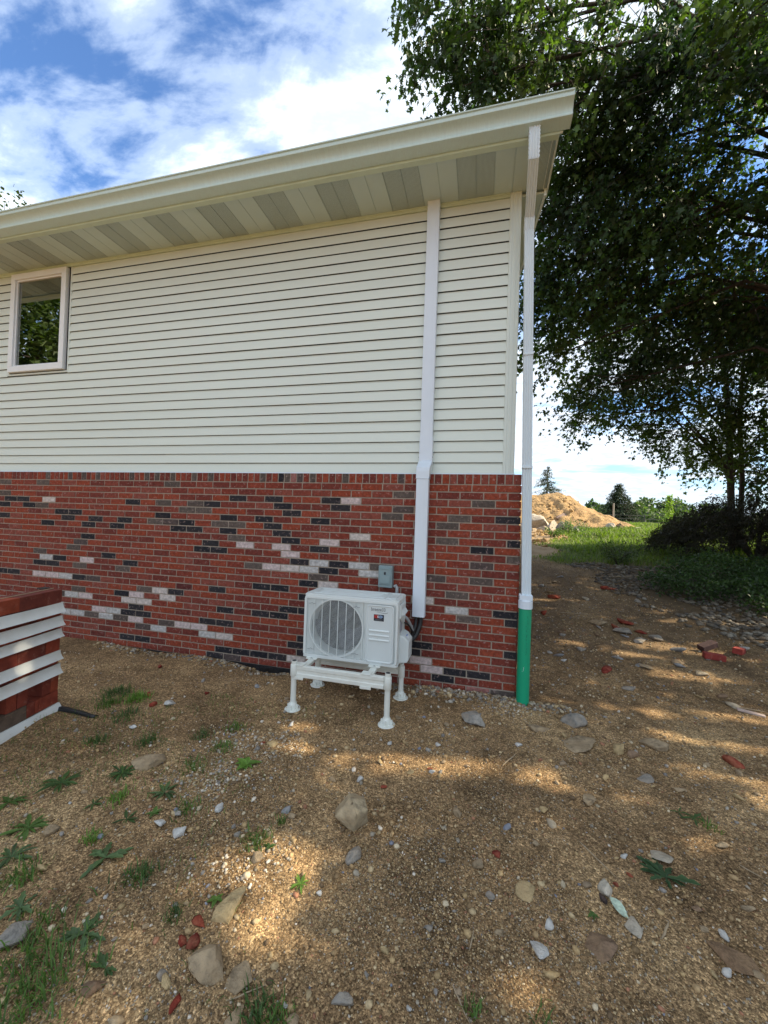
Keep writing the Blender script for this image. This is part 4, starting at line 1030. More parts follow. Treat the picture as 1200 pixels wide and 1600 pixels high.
rocks = [ # x, y, size, height ratio, tint, rotation, label
 (-.95, -1.71, .205, .72, (.46, .36, .23), .3, 'big angular tan rock in the middle of the gravel'),
 (-.89, -1.92, .075, .6, GRY, 1.2, 'grey fist sized stone just in front of the big tan rock'),
 (-1.22, -2.47, .115, .5, TAN, .4, 'rough tan stone at the front edge of the big sunlit patch'),
 (-1.27, -2.30, .12, .25, YEL, 1.0, 'flat yellow shard beside the small round leafed weed'),
 (-1.10, -2.47, .09, .12, TAN, .9, 'flat tan slab almost buried at the lower edge of the sunlit patch'),
 (-2.29, -1.65, .15, .35, TAN, .3, 'flat tan stone among the weeds below the brick stack'),
 (-1.67, -1.26, .085, .3, YEL, .1, 'thin tan stone left of the stand front leg'),
 (-1.72, -2.04, .062, .6, WHT, .8, 'white block of stone right of the weeds'),
 (-1.85, -2.02, .050, .6, WHT, .3, 'white stone just left of the larger white block'),
 (-1.82, -1.94, .042, .5, GRY, .3, None), (-2.33, -2.19, .060, .5, TAN, .3, None), (-1.53, -2.63, .055, .5, BRN, .3, None),
 (-1.94, -2.60, .085, .6, GRY, .5, 'pale grey stone at the lower left edge beside the tall grass'),
 (-.75, -2.41, .052, .6, GRY, .3, None), (-1.01, -1.40, .044, .7, WHT, 1.3, None), (-1.29, -2.06, .055, .5, TAN, .2, None), (-1.05, -2.56, .045, .5, TAN, 1.2, None),
 (-.34, -.51, .145, .62, GRY, .2, 'rounded grey stone in front of the brick wall between stand and drain pipe'),
 (.39, -.27, .20, .30, GRY, .5, 'broad flat grey rock right of the green pipe'),
 (.11, -.47, .14, .25, TAN, .2, 'flat tan rock in front of the green pipe'),
 (.37, -.61, .21, .12, TAN, .3, 'long flat buried rock in front of the broad grey rock'),
 (.63, -.60, .10, .75, YEL, .7, 'chunky yellow tan stone right of the long flat rock'),
 (.70, -.64, .07, .5, BRN, .2, None),
 (.91, -.48, .16, .35, TAN, -.3, 'oval tan stone furthest right of the flat rocks'),
 (.69, -.91, .09, .15, GRY, .2, None), (-.43, -1.49, .050, .7, TAN, .2, None), (.03, -1.35, .045, .6, YEL, .2, None), (-.17, -1.52, .036, .8, (.25, .26, .30), .2, None),
 (.30, -1.19, .085, .3, TAN, 1.1, None), (-.31, -1.77, .045, .7, TAN, .2, None), (-.26, -1.90, .034, .6, GRY, .2, None),
 (-.11, -1.83, .075, .3, YEL, .9, 'flat sandy stone alone in the lower middle right'), (-.04, -1.96, .036, .6, WHT, .2, None), (-.09, -2.06, .058, .35, WHT, .1, 'pale triangular stone chip near the bottom right'),
 (.22, -1.76, .08, .5, (.6, .54, .44), .8, 'pale angular stone beside the dark brick chip'), (.28, -1.89, .068, .4, (.55, .48, .38), 1.4, 'upright pale stone below the scrap of leaf'),
 (.14, -1.99, .12, .18, BRN, .5, 'flat brown slab half buried near the bottom right'), (.60, -1.93, .11, .22, (.27, .17, .10), -.6, 'leaf shaped brown stone at the lower right edge'),
 (.52, -1.51, .09, .22, (.48, .42, .33), .2, 'flat pale stone beside the large dandelion rosette'), (.77, -1.70, .04, .5, TAN, .2, None),
 (-.50, -2.11, .030, .6, GRY, .2, None), (-.24, -2.04, .032, .6, TAN, .2, None), (.55, -1.83, .033, .6, TAN, .2, None), (.65, -1.96, .04, .5, TAN, .2, None), (-.65, -2.24, .026, .7, YEL, .2, None),
 (-.48, -1.80, .03, .6, GRY, .2, None), (-.96, -2.12, .026, .7, WHT, .2, None), (-.73, -1.26, .04, .5, YEL, .2, None), (.57, -1.74, .03, .6, BRN, .2, None), (.85, -1.37, .05, .5, TAN, .2, None), (.84, -.97, .045, .5, TAN, .2, None),
 (-2.75, -1.0, .09, .3, WHT, .3, 'thin white stone chip on the soil near the wall behind the weeds'), (1.45, 1.2, .12, .3, TAN, .2, None), (1.1, .6, .1, .3, GRY, .2, None), (1.62, 2.35, .22, .2, GRY, .3, 'flat grey slab among brick rubble on the path'), (1.35, 2.6, .2, .25, TAN, .3, None),
 (1.95, 2.2, .2, .2, GRY, 1.3, None), (1.72, 2.1, .16, .2, GRY, .8, None)]
small_n = 0
for i, (x_, y_, s_, hr, tt, rz, lab) in enumerate(rocks):
    me = stone_mesh('stone', 100+i, (s_, s_*random.uniform(.62, .85), s_*hr), tt, cuts=11)
    o = link('big_rock' if i == 0 else 'stone', me, None, (x_, y_, float(H(x_, y_))+s_*hr*(.30 if i else .36)))
    o.rotation_euler = (random.uniform(-.12, .12), random.uniform(-.12, .12), rz)
    tag(o, lab or 'small loose stone lying on the open gravel', 'stone', None if lab else 'small loose stones on the gravel')
# many more small loose stones as shared meshes
small = [stone_mesh('stone', 300+k, (1, .75, .55), c, cuts=9, sub=(RV, RF)) for k, c in enumerate([TAN, GRY, YEL, WHT, BRN, (.36, .27, .18), (.45, .38, .28), (.3, .3, .3)])]
rs_ = random.Random(12); cnt = 0
while cnt < 150:
    x_, y_ = rs_.uniform(-3.2, 2.4), rs_.uniform(-2.7, -.25)
    if math.hypot(x_-CAM[0], y_-CAM[1]) > 4.2: continue
    s_ = .018+.030*rs_.random()**2
    o = link('stone', rs_.choice(small[:4] if rs_.random() < .7 else small), None, (x_, y_, float(H(x_, y_))+s_*.15)); o.scale = (s_,)*3
    o.rotation_euler = (rs_.uniform(-.4, .4), rs_.uniform(-.4, .4), rs_.uniform(0, 6.28)); cnt += 1
    tag(o, 'small loose stone lying on the open gravel', 'stone', 'small loose stones on the gravel')

# brick fragments
RD = [(.30, .055, .035), (.26, .05, .035), (.34, .075, .045)]
frs = [(-1.36, -2.44, .036, .5, 'small upright red brick chip by the larger chip in front'), (-1.31, -2.43, .062, .35, 'bow shaped red brick chip at the front edge of the sunlit patch'), (-1.34, -2.37, .05, .25, 'brownish brick chip just above the two red chips in front'),
       (-1.25, -2.59, .04, .3, 'lone red brick chip at the very bottom of the ground'), (-.23, -1.69, .036, .5, 'small red brick chip beside two pebbles right of the big rock'), (1.35, -.53, .085, .6, 'red brick end lying at the right edge of the gravel'),
       (1.75, 2.75, .24, .25, 'half buried brick flat on the shaded path'), (2.1, 4.7, .24, .25, 'furthest brick lying on the shaded path'), (1.0, 3.85, .2, .35, 'broken brick on the left side of the shaded path'), (.67, 2.91, .13, .5, 'small red brick lump on the path just beyond the drain pipe'),
       (1.0, .95, .12, .3, 'brick chip in the dappled light right of the green pipe'), (-.86, -1.41, .035, .4, None), (-2.83, -1.08, .055, .5, 'red brick chip on the soil between stack and wall'), (-3.4, -.42, .06, .5, 'red brick chip close to the wall behind the stack'), (-1.74, -1.27, .03, .4, None),
       (.20, -1.80, .035, .6, 'dark broken chip touching the pale angular stone'), (.27, -1.72, .025, .5, None), (-3.0, -.95, .06, .5, None), (1.55, 2.45, .16, .3, None), (1.85, 2.4, .2, .2, None), (.35, -1.65, .03, .3, None), (-.62, -1.18, .03, .4, None), (-2.62, -.72, .05, .4, None)]
for i, (x_, y_, s_, hr, lab) in enumerate(frs):
    me = stone_mesh('brick_fragment', 500+i, (s_, s_*.6, s_*hr), (.05, .04, .045) if lab and lab.startswith('dark') else RD[i % 3], cuts=7, rough=.015, sub=(RV, RF))
    o = link('brick_fragment', me, None, (x_, y_, float(H(x_, y_))+s_*hr*.3)); o.rotation_euler = (random.uniform(-.2, .2), random.uniform(-.2, .2), random.uniform(0, 3.1))
    tag(o, lab or 'tiny red brick chip scattered on the ground', 'brick fragment', None if lab else 'tiny red brick chips')
rs_ = random.Random(5)
for i in range(70):
    x_, y_ = rs_.uniform(.35, 3.2), rs_.uniform(.4, 6.2)
    if x_ > bed_edge(y_)+.2: continue
    s_ = .04+.10*rs_.random()**2; o = link('stone', rs_.choice(small), None, (x_, y_, float(H(x_, y_))+s_*.1)); o.scale = (s_, s_, s_*.6)
    o.rotation_euler = (rs_.uniform(-.3, .3), rs_.uniform(-.3, .3), rs_.uniform(0, 6.28)); tag(o, 'small stone half buried in the dark path beyond the pipe', 'stone', 'stones bedded in the shaded path')
# three whole bricks in a heap by the planting bed
for (x_, y_, dz, rz, tl, lab) in ((2.36, 1.72, .035, -.15, (0, .05), 'red brick in front of the little heap by the stony bed'), (2.42, 1.98, .075, .35, (.12, -.30), 'dark topped brick leaning in the little heap by the stony bed'), (2.72, 1.93, .04, .9, (.05, .1), 'red brick on the right of the little heap by the stony bed')):
    vs, fs = brick_geo(.20, .065, d=.09); mb = MB().add([(a, b-.045, c) for a, b, c in vs], fs+[(8, 11, 10, 9)])
    o = single('loose_brick', mb, M['brick_stack'], lab, 'brick', (0, 0, 0)); o.location = (x_, y_, float(H(x_, y_))+dz); o.rotation_euler = (tl[0], tl[1], rz)
    set_tint(o.data, (.06, .035, .035) if lab.startswith('dark') else (.27, .045, .035))
# sticks and slivers
for i, (x_, y_, L_, a, r_, lab) in enumerate([(-.12, -.93, .18, 1.0, .0045, 'pale straight stick on the gravel in front of the drain pipe'), (.25, -.89, .11, -1.0, .003, 'short dark stick right of the pale stick'), (.23, -1.61, .20, -.95, .003, 'long thin twig slanting across the right gravel'),
        (.40, -1.88, .10, .95, .0045, 'pale splinter below the dandelion rosette'), (-.34, -2.10, .08, 1.4, .003, 'small upright looking twig near the bottom middle'), (2.0, .45, .24, -.2, .006, 'weathered stick lying across the gravel at the far right'), (1.15, 3.0, .45, .15, .007, 'long stick on the left of the shaded path'),
        (-.37, -2.32, .11, -1.0, .0025, None), (-1.05, -2.5, .12, .7, .0025, None), (.9, -1.5, .09, -.6, .0025, None), (-2.1, -1.75, .12, .5, .003, None), (2.6, 5.6, 1.3, .25, .012, 'long fallen branch lying over the river stones')]):
    dx, dy = math.cos(a)*L_/2, math.sin(a)*L_/2; pts = []
    for k in range(5):
        t = k/2-1; xx, yy = x_+dx*t+random.uniform(-1, 1)*L_*.02, y_+dy*t; pts.append((xx, yy, float(H(xx, yy))+r_*1.2+.003))
    single('stick', MB().tube(pts, [r_*.6, r_, r_, r_*.8, r_*.4], 6), M['wood'], lab or 'thin dry twig lying on the gravel', 'stick', (x_, y_, float(H(x_, y_))), None if lab else 'thin dry twigs', smooth=True)
o = single('broken_tile', MB().prism(rrect(-.09, .09, -.022, .022, .006, 2), 'z', 0, .014), pmat('pinkish_tile', (.55, .42, .36), var=.15, rough=.8), 'narrow pinkish white strip of tile on the gravel at the right edge', 'tile', (0, 0, 0), bevel=.002)
o.location = (1.95, .36, float(H(1.95, .36))+.004); o.rotation_euler = (0, .05, -.35)
lf = []
for i in range(9):
    t = i/8; w_ = .018*math.sin(PI*min(1, t*1.02+.02))+.001; lf += [(t*.085, -w_, .006*math.sin(t*5)+.006), (t*.085, 0, .001+.006*math.sin(t*5)), (t*.085, w_, .009+.006*math.sin(t*5))]
o = single('leaf_scrap', MB().add(lf, [(i*3+k, i*3+k+1, i*3+k+4, i*3+k+3) for i in range(8) for k in range(2)]), pmat('dry_leaf', (.42, .50, .38), var=.3, scale=90, rough=.6), 'curled pale green leaf lying between the pale stones', 'leaf', (0, 0, 0), smooth=True)
o.location = (.225, -1.80, float(H(.225, -1.80))+.012); o.rotation_euler = (.2, .1, -.9)

# ------------------------------------------------------------------ foliage tools
def norm(v): return v/np.maximum(np.linalg.norm(v, axis=-1, keepdims=True), 1e-9)
LOBED = np.array([(0, 0), (-.06, .40), (.17, .27), (.36, .56), (.50, .22), (1.0, 0), (.50, -.22), (.36, -.56), (.17, -.27), (-.06, -.40)])
LOBED_F = np.array([(10, i, (i+1) % 10) for i in range(10)])
LOBED_V = np.vstack([LOBED, [.30, 0]]); LOBED_C = np.array([.0, -.10, .02, -.12, .02, -.16, .02, -.12, .02, -.10, .05])
KITE_V = np.array([(0, 0), (.42, .33), (1, 0), (.42, -.33)]); KITE_C = np.array([.0, .07, -.1, .07]); KITE_F = np.array([(0, 2, 1), (0, 3, 2)])
SLIM_V = np.array([(0, 0), (.42, .14), (1, 0), (.42, -.14)])
def leaves(pos, axis, nrm, size, shape='kite'):
    TV, TC, TF = {'lobed': (LOBED_V, LOBED_C, LOBED_F), 'kite': (KITE_V, KITE_C, KITE_F), 'slim': (SLIM_V, KITE_C, KITE_F)}[shape]
    a = norm(axis); b = norm(np.cross(nrm, a)); c = np.cross(a, b)
    V = pos[:, None] + size[:, None, None]*(TV[None, :, 0:1]*a[:, None]+TV[None, :, 1:2]*b[:, None]+TC[None, :, None]*c[:, None])
    n = len(pos); k = len(TV); Fa = TF[None]+(np.arange(n)*k)[:, None, None]
    return V.reshape(-1, 3), Fa.reshape(-1, 3), k
# lit openings left in the canopy along the sun's direction: (x, y, rx, ry) on the ground
GAPS = [(-1.24, -2.12, .30, .24), (-1.10, -2.32, .20, .12), (-1.42, -1.20, .20, .09), (-1.02, -1.17, .28, .08), (-.62, -1.14, .22, .07), (-1.15, -1.46, .06, .03), (1.30, -.30, .26, .05), (.95, -1.25, .14, .045),
        (1.88, 1.98, .5, .13), (.64, 1.66, .25, .07), (.14, -.94, .10, .04), (-.10, -1.45, .10, .05), (-4.10, -1.735, .10, .04), (.70, -.20, .16, .04), (1.5, .25, .3, .05), (-.45, -1.95, .07, .03), (.1, .8, .12, .04), (1.9, 3.0, .4, .05), (.25, -1.15, .24, .07), (.62, -1.45, .20, .07), (.0, -1.78, .18, .06), (1.05, -.75, .28, .06), (.95, .6, .3, .06), (1.6, 1.1, .35, .07), (.45, .1, .22, .04), (-.72, -1.66, .12, .05), (-.32, -.98, .16, .05), (1.25, .15, .3, .06), (1.3, -1.0, .2, .07), (-1.75, -.95, .12, .05), (-.2, -2.2, .10, .05), (1.2, 1.6, .3, .06)]
def sun_prune(P, soft=.35):
    """mask of points kept: drop most of what would shade the openings"""
    t = P[:, 2]/SUN[2]; gx_ = P[:, 0]-SUN[0]*t; gy_ = P[:, 1]-SUN[1]*t; keep = np.ones(len(P), bool); u_ = rng.uniform(0, 1, len(P))
    for (cx_, cy_, rx, ry) in GAPS:
        q = np.sqrt(((gx_-cx_)/rx)**2+((gy_-cy_)/ry)**2)
        keep &= ~(q+(u_-.5)*soft < 1.0+.10/min(rx, ry)*.55)
    return keep
def canopy(blobs, per_vol, leaf, nleaf, shape, tints, centre, droop=.5, spread=.28, prune=True, shell=.35, twig_r=.004):
    """clusters of leaves on drooping twigs through spherical blobs; returns leaf mesh arrays, twig MB and cluster origins"""
    LP, LA, LN, LS, LT = [], [], [], [], []; tw = MB(); cl_o = []
    for bi, b in enumerate(blobs):
        c = np.array(b[:3]); R_ = b[3]; n = int(per_vol*R_**2.4) + 2
        d = norm(rng.normal(0, 1, (n, 3))); rr = R_*(shell+(1-shell)*rng.uniform(0, 1, n))[:, None]
        O = c+d*rr*np.array([1, 1, .85])
        out = norm(O-np.array(centre)); out[:, 2] *= .4
        dirv = norm(out*.8+d*.5+rng.normal(0, .35, (n, 3))+np.array([0, 0, -droop]))
        L = spread*rng.uniform(.8, 1.6, n)
        bt = np.array(tints[bi % len(tints)])
        for i in range(n):
            m_ = max(3, int(nleaf*rng.uniform(.7, 1.3))); t = rng.uniform(0.05, 1, m_)
            sag = np.stack([0*t, 0*t, -.30*L[i]*t*t], -1)
            side = norm(np.cross(dirv[i], [0, 0, 1.])+1e-6)
            pp = O[i]+dirv[i]*(t*L[i]*1.5)[:, None]+sag+rng.normal(0, .085*spread/.28, (m_, 3))
            ax = dirv[i]*.5+side*rng.choice([-1, 1], m_)[:, None]*rng.uniform(.2, 1, m_)[:, None]+np.array([0, 0, -droop*.8])+rng.normal(0, .35, (m_, 3))
            LP.append(pp); LA.append(ax); LN.append(np.array([0, 0, 1.])+rng.normal(0, .55, (m_, 3))); LS.append(leaf*rng.uniform(.6, 1.15, m_))
            LT.append(bt*rng.uniform(.6, 1.5)*rng.uniform(.75, 1.25, (m_, 1)))
            e = O[i]+dirv[i]*L[i]*1.5+np.array([0, 0, -.3*L[i]]); cl_o.append((O[i], c))
            if twig_r: tw.tube([O[i]-dirv[i]*.25, O[i]+dirv[i]*L[i]*.7, e], [twig_r*1.6, twig_r, twig_r*.4], 3, caps=False)
    P_, A_, N_, S_2, T_ = map(np.concatenate, (LP, LA, LN, LS, LT))
    if prune:
        k = sun_prune(P_); P_, A_, N_, S_2, T_ = P_[k], A_[k], N_[k], S_2[k], T_[k]
    V, Fq, k_ = leaves(P_, A_, N_, S_2, shape)
    return V, Fq, np.repeat(T_, k_, 0), tw, cl_o
def branchy(mb, trunk_pts, radii, blobs, sub=5, r0=.09, seed=1):
    """limbs from the trunk to each blob, then smaller boughs fanning inside it"""
    rr = random.Random(seed); mb.tube(trunk_pts, radii, 10)
    T = [Vector(p) for p in trunk_pts]
    for b in blobs:
        c = Vector(b[:3]); R_ = b[3]
        cand = [(abs((p-c).length - 0) + max(0, p.z-c.z+.6)*3, i) for i, p in enumerate(T)]
        i0 = min(cand)[1]; s = T[i0]; mid = s.lerp(c, .5)+Vector((rr.uniform(-.3, .3), rr.uniform(-.3, .3), .22*(c-s).length))
        rb_ = min(radii[i0]*.55, r0)
        mb.tube([s, s.lerp(mid, .5)+Vector((0, 0, .1)), mid, mid.lerp(c, .6), c], [rb_, rb_*.85, rb_*.65, rb_*.45, rb_*.28], 7, caps=False)
        for k in range(sub):
            st_ = mid.lerp(c, rr.uniform(.1, 1)); d = Vector((rr.gauss(0, 1), rr.gauss(0, 1), rr.gauss(0, .6))).normalized(); e = c+d*R_*.95
            m2 = st_.lerp(e, .5)+Vector((0, 0, .12*R_))
            mb.tube([st_, m2, e], [rb_*.3, rb_*.2, .006], 5, caps=False)
            for q in range(3):
                s3 = m2.lerp(e, rr.uniform(0, .8)); e3 = s3+Vector((rr.gauss(0, 1), rr.gauss(0, 1), rr.gauss(-.2, .6))).normalized()*R_*.5
                mb.tube([s3, s3.lerp(e3, .5)+Vector((0, 0, .04)), e3], [rb_*.13, rb_*.1, .004], 4, caps=False)
def join_mb(a, b):
    o = len(a.v); a.v += b.v; a.f += [tuple(i+o for i in f) for f in b.f]; a.m += b.m; return a
def add_part_np(name, V, Fq, T, mat, parent, smooth=False):
    me = np_mesh(name, V-np.array(origin(parent), dtype=np.float32), Fq, mat, T, smooth); return link(name, me, parent)

# ------------------------------------------------------------------ the big maple overhanging the corner
G1, G2, G3, G4 = (.046, .080, .024), (.060, .100, .024), (.078, .118, .026), (.034, .062, .024)
tr = thing('maple_tree', 'large dense silver maple whose dark crown overhangs the corner of the house', 'tree', (8.0, 5.2, .6))
vis = [(-1.10,2.42,9.55,0.80), (-0.17,2.97,9.75,1.15), (-0.70,2.83,8.95,0.72), (.3, 3.2, 9.0, .8), (-.5, 2.6, 10.2, .9), (1.05, 5.35, 6.9, .75), (.95, 5.2, 7.6, .75), (1.05, 5.75, 6.1, .65), (1.09,3.80,9.77,1.50), (2.78,4.22,9.71,1.73), (4.22,4.57,10.45,1.39), (2.65,5.23,8.87,1.85), (1.45,4.93,8.16,1.15), (1.40,5.43,6.74,1.0),
       (2.52,6.25,7.08,1.78), (3.95,5.56,8.12,1.98), (5.71,7.05,6.75,1.78), (1.33,5.96,5.50,0.72), (2.15,6.71,4.86,0.80), (3.49,7.03,5.69,1.26), (1.5, 4.9, 9.0, 1.2), (4.4, 6.2, 6.4, 1.2), (5.6, 3.6, 7.6, 1.7), (4.6, 2.6, 9.0, 1.5), (3.2, 2.2, 8.6, .9), (2.6, 4.6, 7.4, 1.0)]
off = [(7.0, 1.4, 6.6, 1.9), (8.6, .2, 7.6, 2.0), (6.2, .4, 8.6, 1.8), (9.8, 2.4, 8.4, 2.2), (7.6, 3.2, 9.6, 2.2), (5.0, 1.2, 5.6, 1.3), (10.4, 5.2, 7.2, 2.2), (9.2, 7.6, 6.6, 2.2), (7.8, 5.6, 8.6, 2.2), (11.2, 8.6, 8.0, 2.2), (12.6, 6.8, 6.2, 2.0), (10.8, -.6, 6.0, 1.8), (6.4, -1.2, 6.8, 1.7), (5.2, -.4, 5.2, 1.2), (7.6, 2.2, 5.2, 1.5)]  # crown clusters outside the frame, added to shade the yard and grass
tp = [(8.0, 5.2, .3), (7.95, 5.2, 1.5), (7.8, 5.15, 3.2), (7.4, 5.1, 4.8), (6.9, 5.0, 6.2), (6.2, 4.9, 7.6), (5.4, 4.8, 8.8)]
tb = MB(); branchy(tb, tp, [.42, .34, .30, .26, .20, .15, .10], vis, 4, .052, 5)
tb2 = MB(); branchy(tb2, [(8.0, 5.2, 3.0), (8.4, 4.8, 5.0), (8.7, 4.4, 7.0), (8.9, 4.2, 8.8)], [.25, .2, .15, .08], off, 4, .10, 6)
V1, F1, T1, tw, _ = canopy(vis, 50, .108, 27, 'lobed', [G1, G2, G4, G3, G1, G4, G2], (8, 5.2, 7), droop=.75, spread=.30, shell=.15)
join_mb(tb, tw); join_mb(tb, tb2)
part('trunk', tb, M['bark'], tr, smooth=True)
V2, F2, T2, tw, _ = canopy(off, 40, .21, 17, 'kite', [G1, G2, G4], (8, 5.2, 7), droop=.5, spread=.4, twig_r=0)
add_part_np('crown', np.concatenate([V1, V2]), np.concatenate([F1, F2+len(V1)]), np.concatenate([T1, T2]), M['leaf'], tr)
n_leaf = (len(F1)+len(F2))
# unseen second maple, added outside the picture to the right to shade the yard
tr = thing('maple_tree', 'broad unseen maple added right of the big one to shade the yard', 'tree', (9.6, -3.2, 0))
bl2 = [(3.7, -.7, 6.4, 1.0), (5.5, -.4, 8.2, 1.3), (4.5, -.9, 7.2, 1.0), (3.0, -1.2, 5.6, .7), (4.9, .6, 7.2, 1.0), (8.2, -2.2, 5.6, 1.8), (9.8, -1.2, 7.0, 2.0), (7.6, -3.6, 6.6, 1.9), (9.6, -4.4, 7.4, 2.1), (6.4, -2.2, 4.6, 1.3), (7.0, -1.0, 4.4, 1.2), (6.6, -4.2, 4.8, 1.4), (11.2, -2.6, 6.2, 2.0), (5.2, -1.6, 3.7, 1.0), (4.9, -3.0, 3.8, 1.0), (8.4, -5.8, 6.0, 1.7),
       (5.4, .2, 4.3, 1.0), (11.6, -5.2, 8.2, 2.0), (12.4, -.4, 8.6, 2.2), (6.1,-3.2,5.6,1.3),(8.8,-.4,5.6,1.6)]
tb = MB(); branchy(tb, [(9.6, -3.2, -.2), (9.55, -3.2, 1.4), (9.4, -3.1, 3.0), (9.3, -3.0, 4.6), (9.3, -3.0, 6.4)], [.34, .28, .25, .2, .12], bl2, 4, .1, 8)
part('trunk', tb, M['bark'], tr, smooth=True)
V2, F2, T2, tw, _ = canopy(bl2, 42, .21, 17, 'kite', [G1, G2, G4], (9.4, -3.2, 6), droop=.5, spread=.4, twig_r=0)
add_part_np('crown', V2, F2, T2, M['leaf'], tr)
# younger maple with two thin stems behind the bush
tr = thing('young_maple', 'young maple with twin thin trunks standing behind the dark bush', 'tree', (6.5, 9.17, .9))
bl3 = [(5.37,8.49,7.73,1.35), (3.70,8.09,7.16,1.2), (6.76,8.86,6.22,1.5), (4.76,8.37,5.63,1.2), (3.05,7.64,4.62,0.75), (5.65,8.62,4.1,0.85), (4.33,7.98,4.05,0.7), (6.83,8.91,3.9,0.95), (2.1,7.19,4.30,0.5), (8.2, 9.6, 6.6, 1.5), (7.4, 9.2, 8.2, 1.6), (8.0, 9.0, 4.4, 1.0), (3.7,7.8,4.25,.45), (2.9,7.7,5.3,.7), (5.9,8.7,5.1,1.0), (7.5,9.0,5.3,1.1), (4.6,8.2,4.9,.8), (5.9,8.7,3.5,.7), (7.1,9.0,3.1,.8), (4.95,8.4,3.7,.5), (8.2,9.4,3.6,.8), (6.3,8.6,4.6,.8)]
tb = MB(); branchy(tb, [(6.5, 9.17, .8), (6.38, 9.1, 3.0), (6.30, 9.05, 4.2), (6.18, 9.02, 5.9), (5.9, 8.95, 7.6)], [.095, .08, .07, .055, .03], bl3, 3, .032, 11)
tb.tube([(6.66, 9.2, .85), (6.70, 9.18, 3.0), (6.60, 9.15, 4.4), (6.62, 9.12, 6.2), (6.8, 9.1, 7.8)], [.075, .06, .05, .04, .02], 8)
V1, F1, T1, tw, _ = canopy(bl3, 56, .10, 22, 'lobed', [G2, G3, G1, G3], (6.4, 9.1, 6), droop=.35, spread=.30, shell=.05)
join_mb(tb, tw); part('trunk', tb, M['bark'], tr, smooth=True)
add_part_np('crown', V1, F1, T1, M['leaf'], tr)
# tree behind the roof at the far left, tree reflected in the window
for (lab, base_, bl_, lf_, pv, grp) in (
        ('tree whose top just shows above the gutter at the left edge', (-18.2, 7.5, 1.0), [(-17.9, 6.6, 12.2, .9), (-18.6, 6.8, 11.0, 1.8), (-18.4, 7.4, 8.6, 2.2), (-17.6, 7.0, 9.6, 1.8)], .16, 22, None),
        ('bushy tree across the yard that is mirrored in the window', (-15.5, -6.5, 0), [(-15.2, -6.2, 7.6, 2.4), (-11.6, -4.6, 5.6, 1.8), (-12.4, -3.6, 7.4, 1.8), (-13.4, -6.8, 9.2, 2.0), (-10.8, -6.0, 7.6, 1.6), (-13.6, -5.0, 6.2, 1.9), (-17.2, -7.2, 6.8, 2.2), (-14.4, -7.6, 5.4, 2.0), (-16.2, -4.8, 4.8, 2.0), (-12.8, -6.4, 4.4, 1.7), (-15.6, -6.4, 9.4, 1.6), (-18.6, -8.2, 5, 2)], .20, 26, None)):
    tr = thing('leafy_tree', lab, 'tree', base_)
    tb = MB(); b_ = base_; branchy(tb, [(b_[0], b_[1], b_[2]-.3), (b_[0], b_[1], b_[2]+2), (b_[0]+.1, b_[1], b_[2]+4), (b_[0], b_[1]+.1, b_[2]+6)], [.3, .25, .2, .12], bl_, 3, .1, 3)
    part('trunk', tb, M['bark'], tr, smooth=True)
    V1, F1, T1, tw, _ = canopy(bl_, pv, lf_, 16, 'kite', [(.045, .075, .02), (.06, .09, .024), (.07, .10, .025)], (b_[0], b_[1], 6), droop=.3, spread=.4, twig_r=0, prune=False)
    add_part_np('crown', V1, F1, T1, M['leaf_lit'], tr)

# ------------------------------------------------------------------ dark weeping bush
bz = .75
bu = thing('weeping_bush', 'dark weeping laceleaf bush spreading low under the young maple', 'bush', (6.35, 8.0, bz))
sm = MB(); 
for k in range(7):
    a = k*.9; pts = [(6.35+random.uniform(-.08, .08), 8.0+random.uniform(-.05, .05), bz-.1)]
    for q in range(1, 6):
        t = q/5; r_ = 1.7*t; pts.append((6.35+math.cos(a)*r_, 8.0+math.sin(a)*r_*.8, bz+1.45*math.sin(min(1, t*1.25)*PI*.5)-.75*max(0, t-.55)*2))
    sm.tube(pts, [.05, .04, .03, .022, .014, .006], 6, caps=False)
n = 2100; ph = rng.uniform(0, 2*PI, n); rr = np.sqrt(rng.uniform(0.02, 1, n)); hh = np.sqrt(np.maximum(0, 1-rr**2*.92))
ox = 6.7+np.cos(ph)*rr*2.55; oy = 8.0+np.sin(ph)*rr*1.5; lump = .85+.3*vnoise(ox, oy, .5, 44)
oz = bz+.12+1.48*hh*lump*rng.uniform(.45, 1.04, n)
LP, LA, LN, LS, LT = [], [], [], [], []
for i in range(n):
    m_ = 16; t = rng.uniform(0, 1, m_); d = np.array([math.cos(ph[i]), math.sin(ph[i]), 0])*.7+rng.normal(0, .3, 3); 
    sm.tube([(ox[i], oy[i], oz[i]), tuple(np.array([ox[i], oy[i], oz[i]])+d*.2+[0, 0, -.02]), tuple(np.array([ox[i], oy[i], oz[i]])+d*.34+[0, 0, -.16])], [.004, .003, .0015], 3, caps=False)
    LP.append(np.array([ox[i], oy[i], oz[i]])+d*t[:, None]*.34+np.stack([0*t, 0*t, -.16*t*t], -1)+rng.normal(0, .03, (m_, 3)))
    LA.append(d*.6+np.array([0, 0, -.7])+rng.normal(0, .45, (m_, 3))); LN.append(rng.normal(0, .6, (m_, 3))+[0, 0, .8]); LS.append(rng.uniform(.06, .11, m_)); LT.append(np.array((.030, .028, .016))*rng.uniform(.5, 1.4)*np.ones((m_, 1)))
V1, F1, k_ = leaves(np.concatenate(LP), np.concatenate(LA), np.concatenate(LN), np.concatenate(LS), 'slim')
part('stems', sm, M['bark'], bu)
add_part_np('foliage', V1, F1, np.repeat(np.concatenate(LT), k_, 0), M['leaf'], bu)

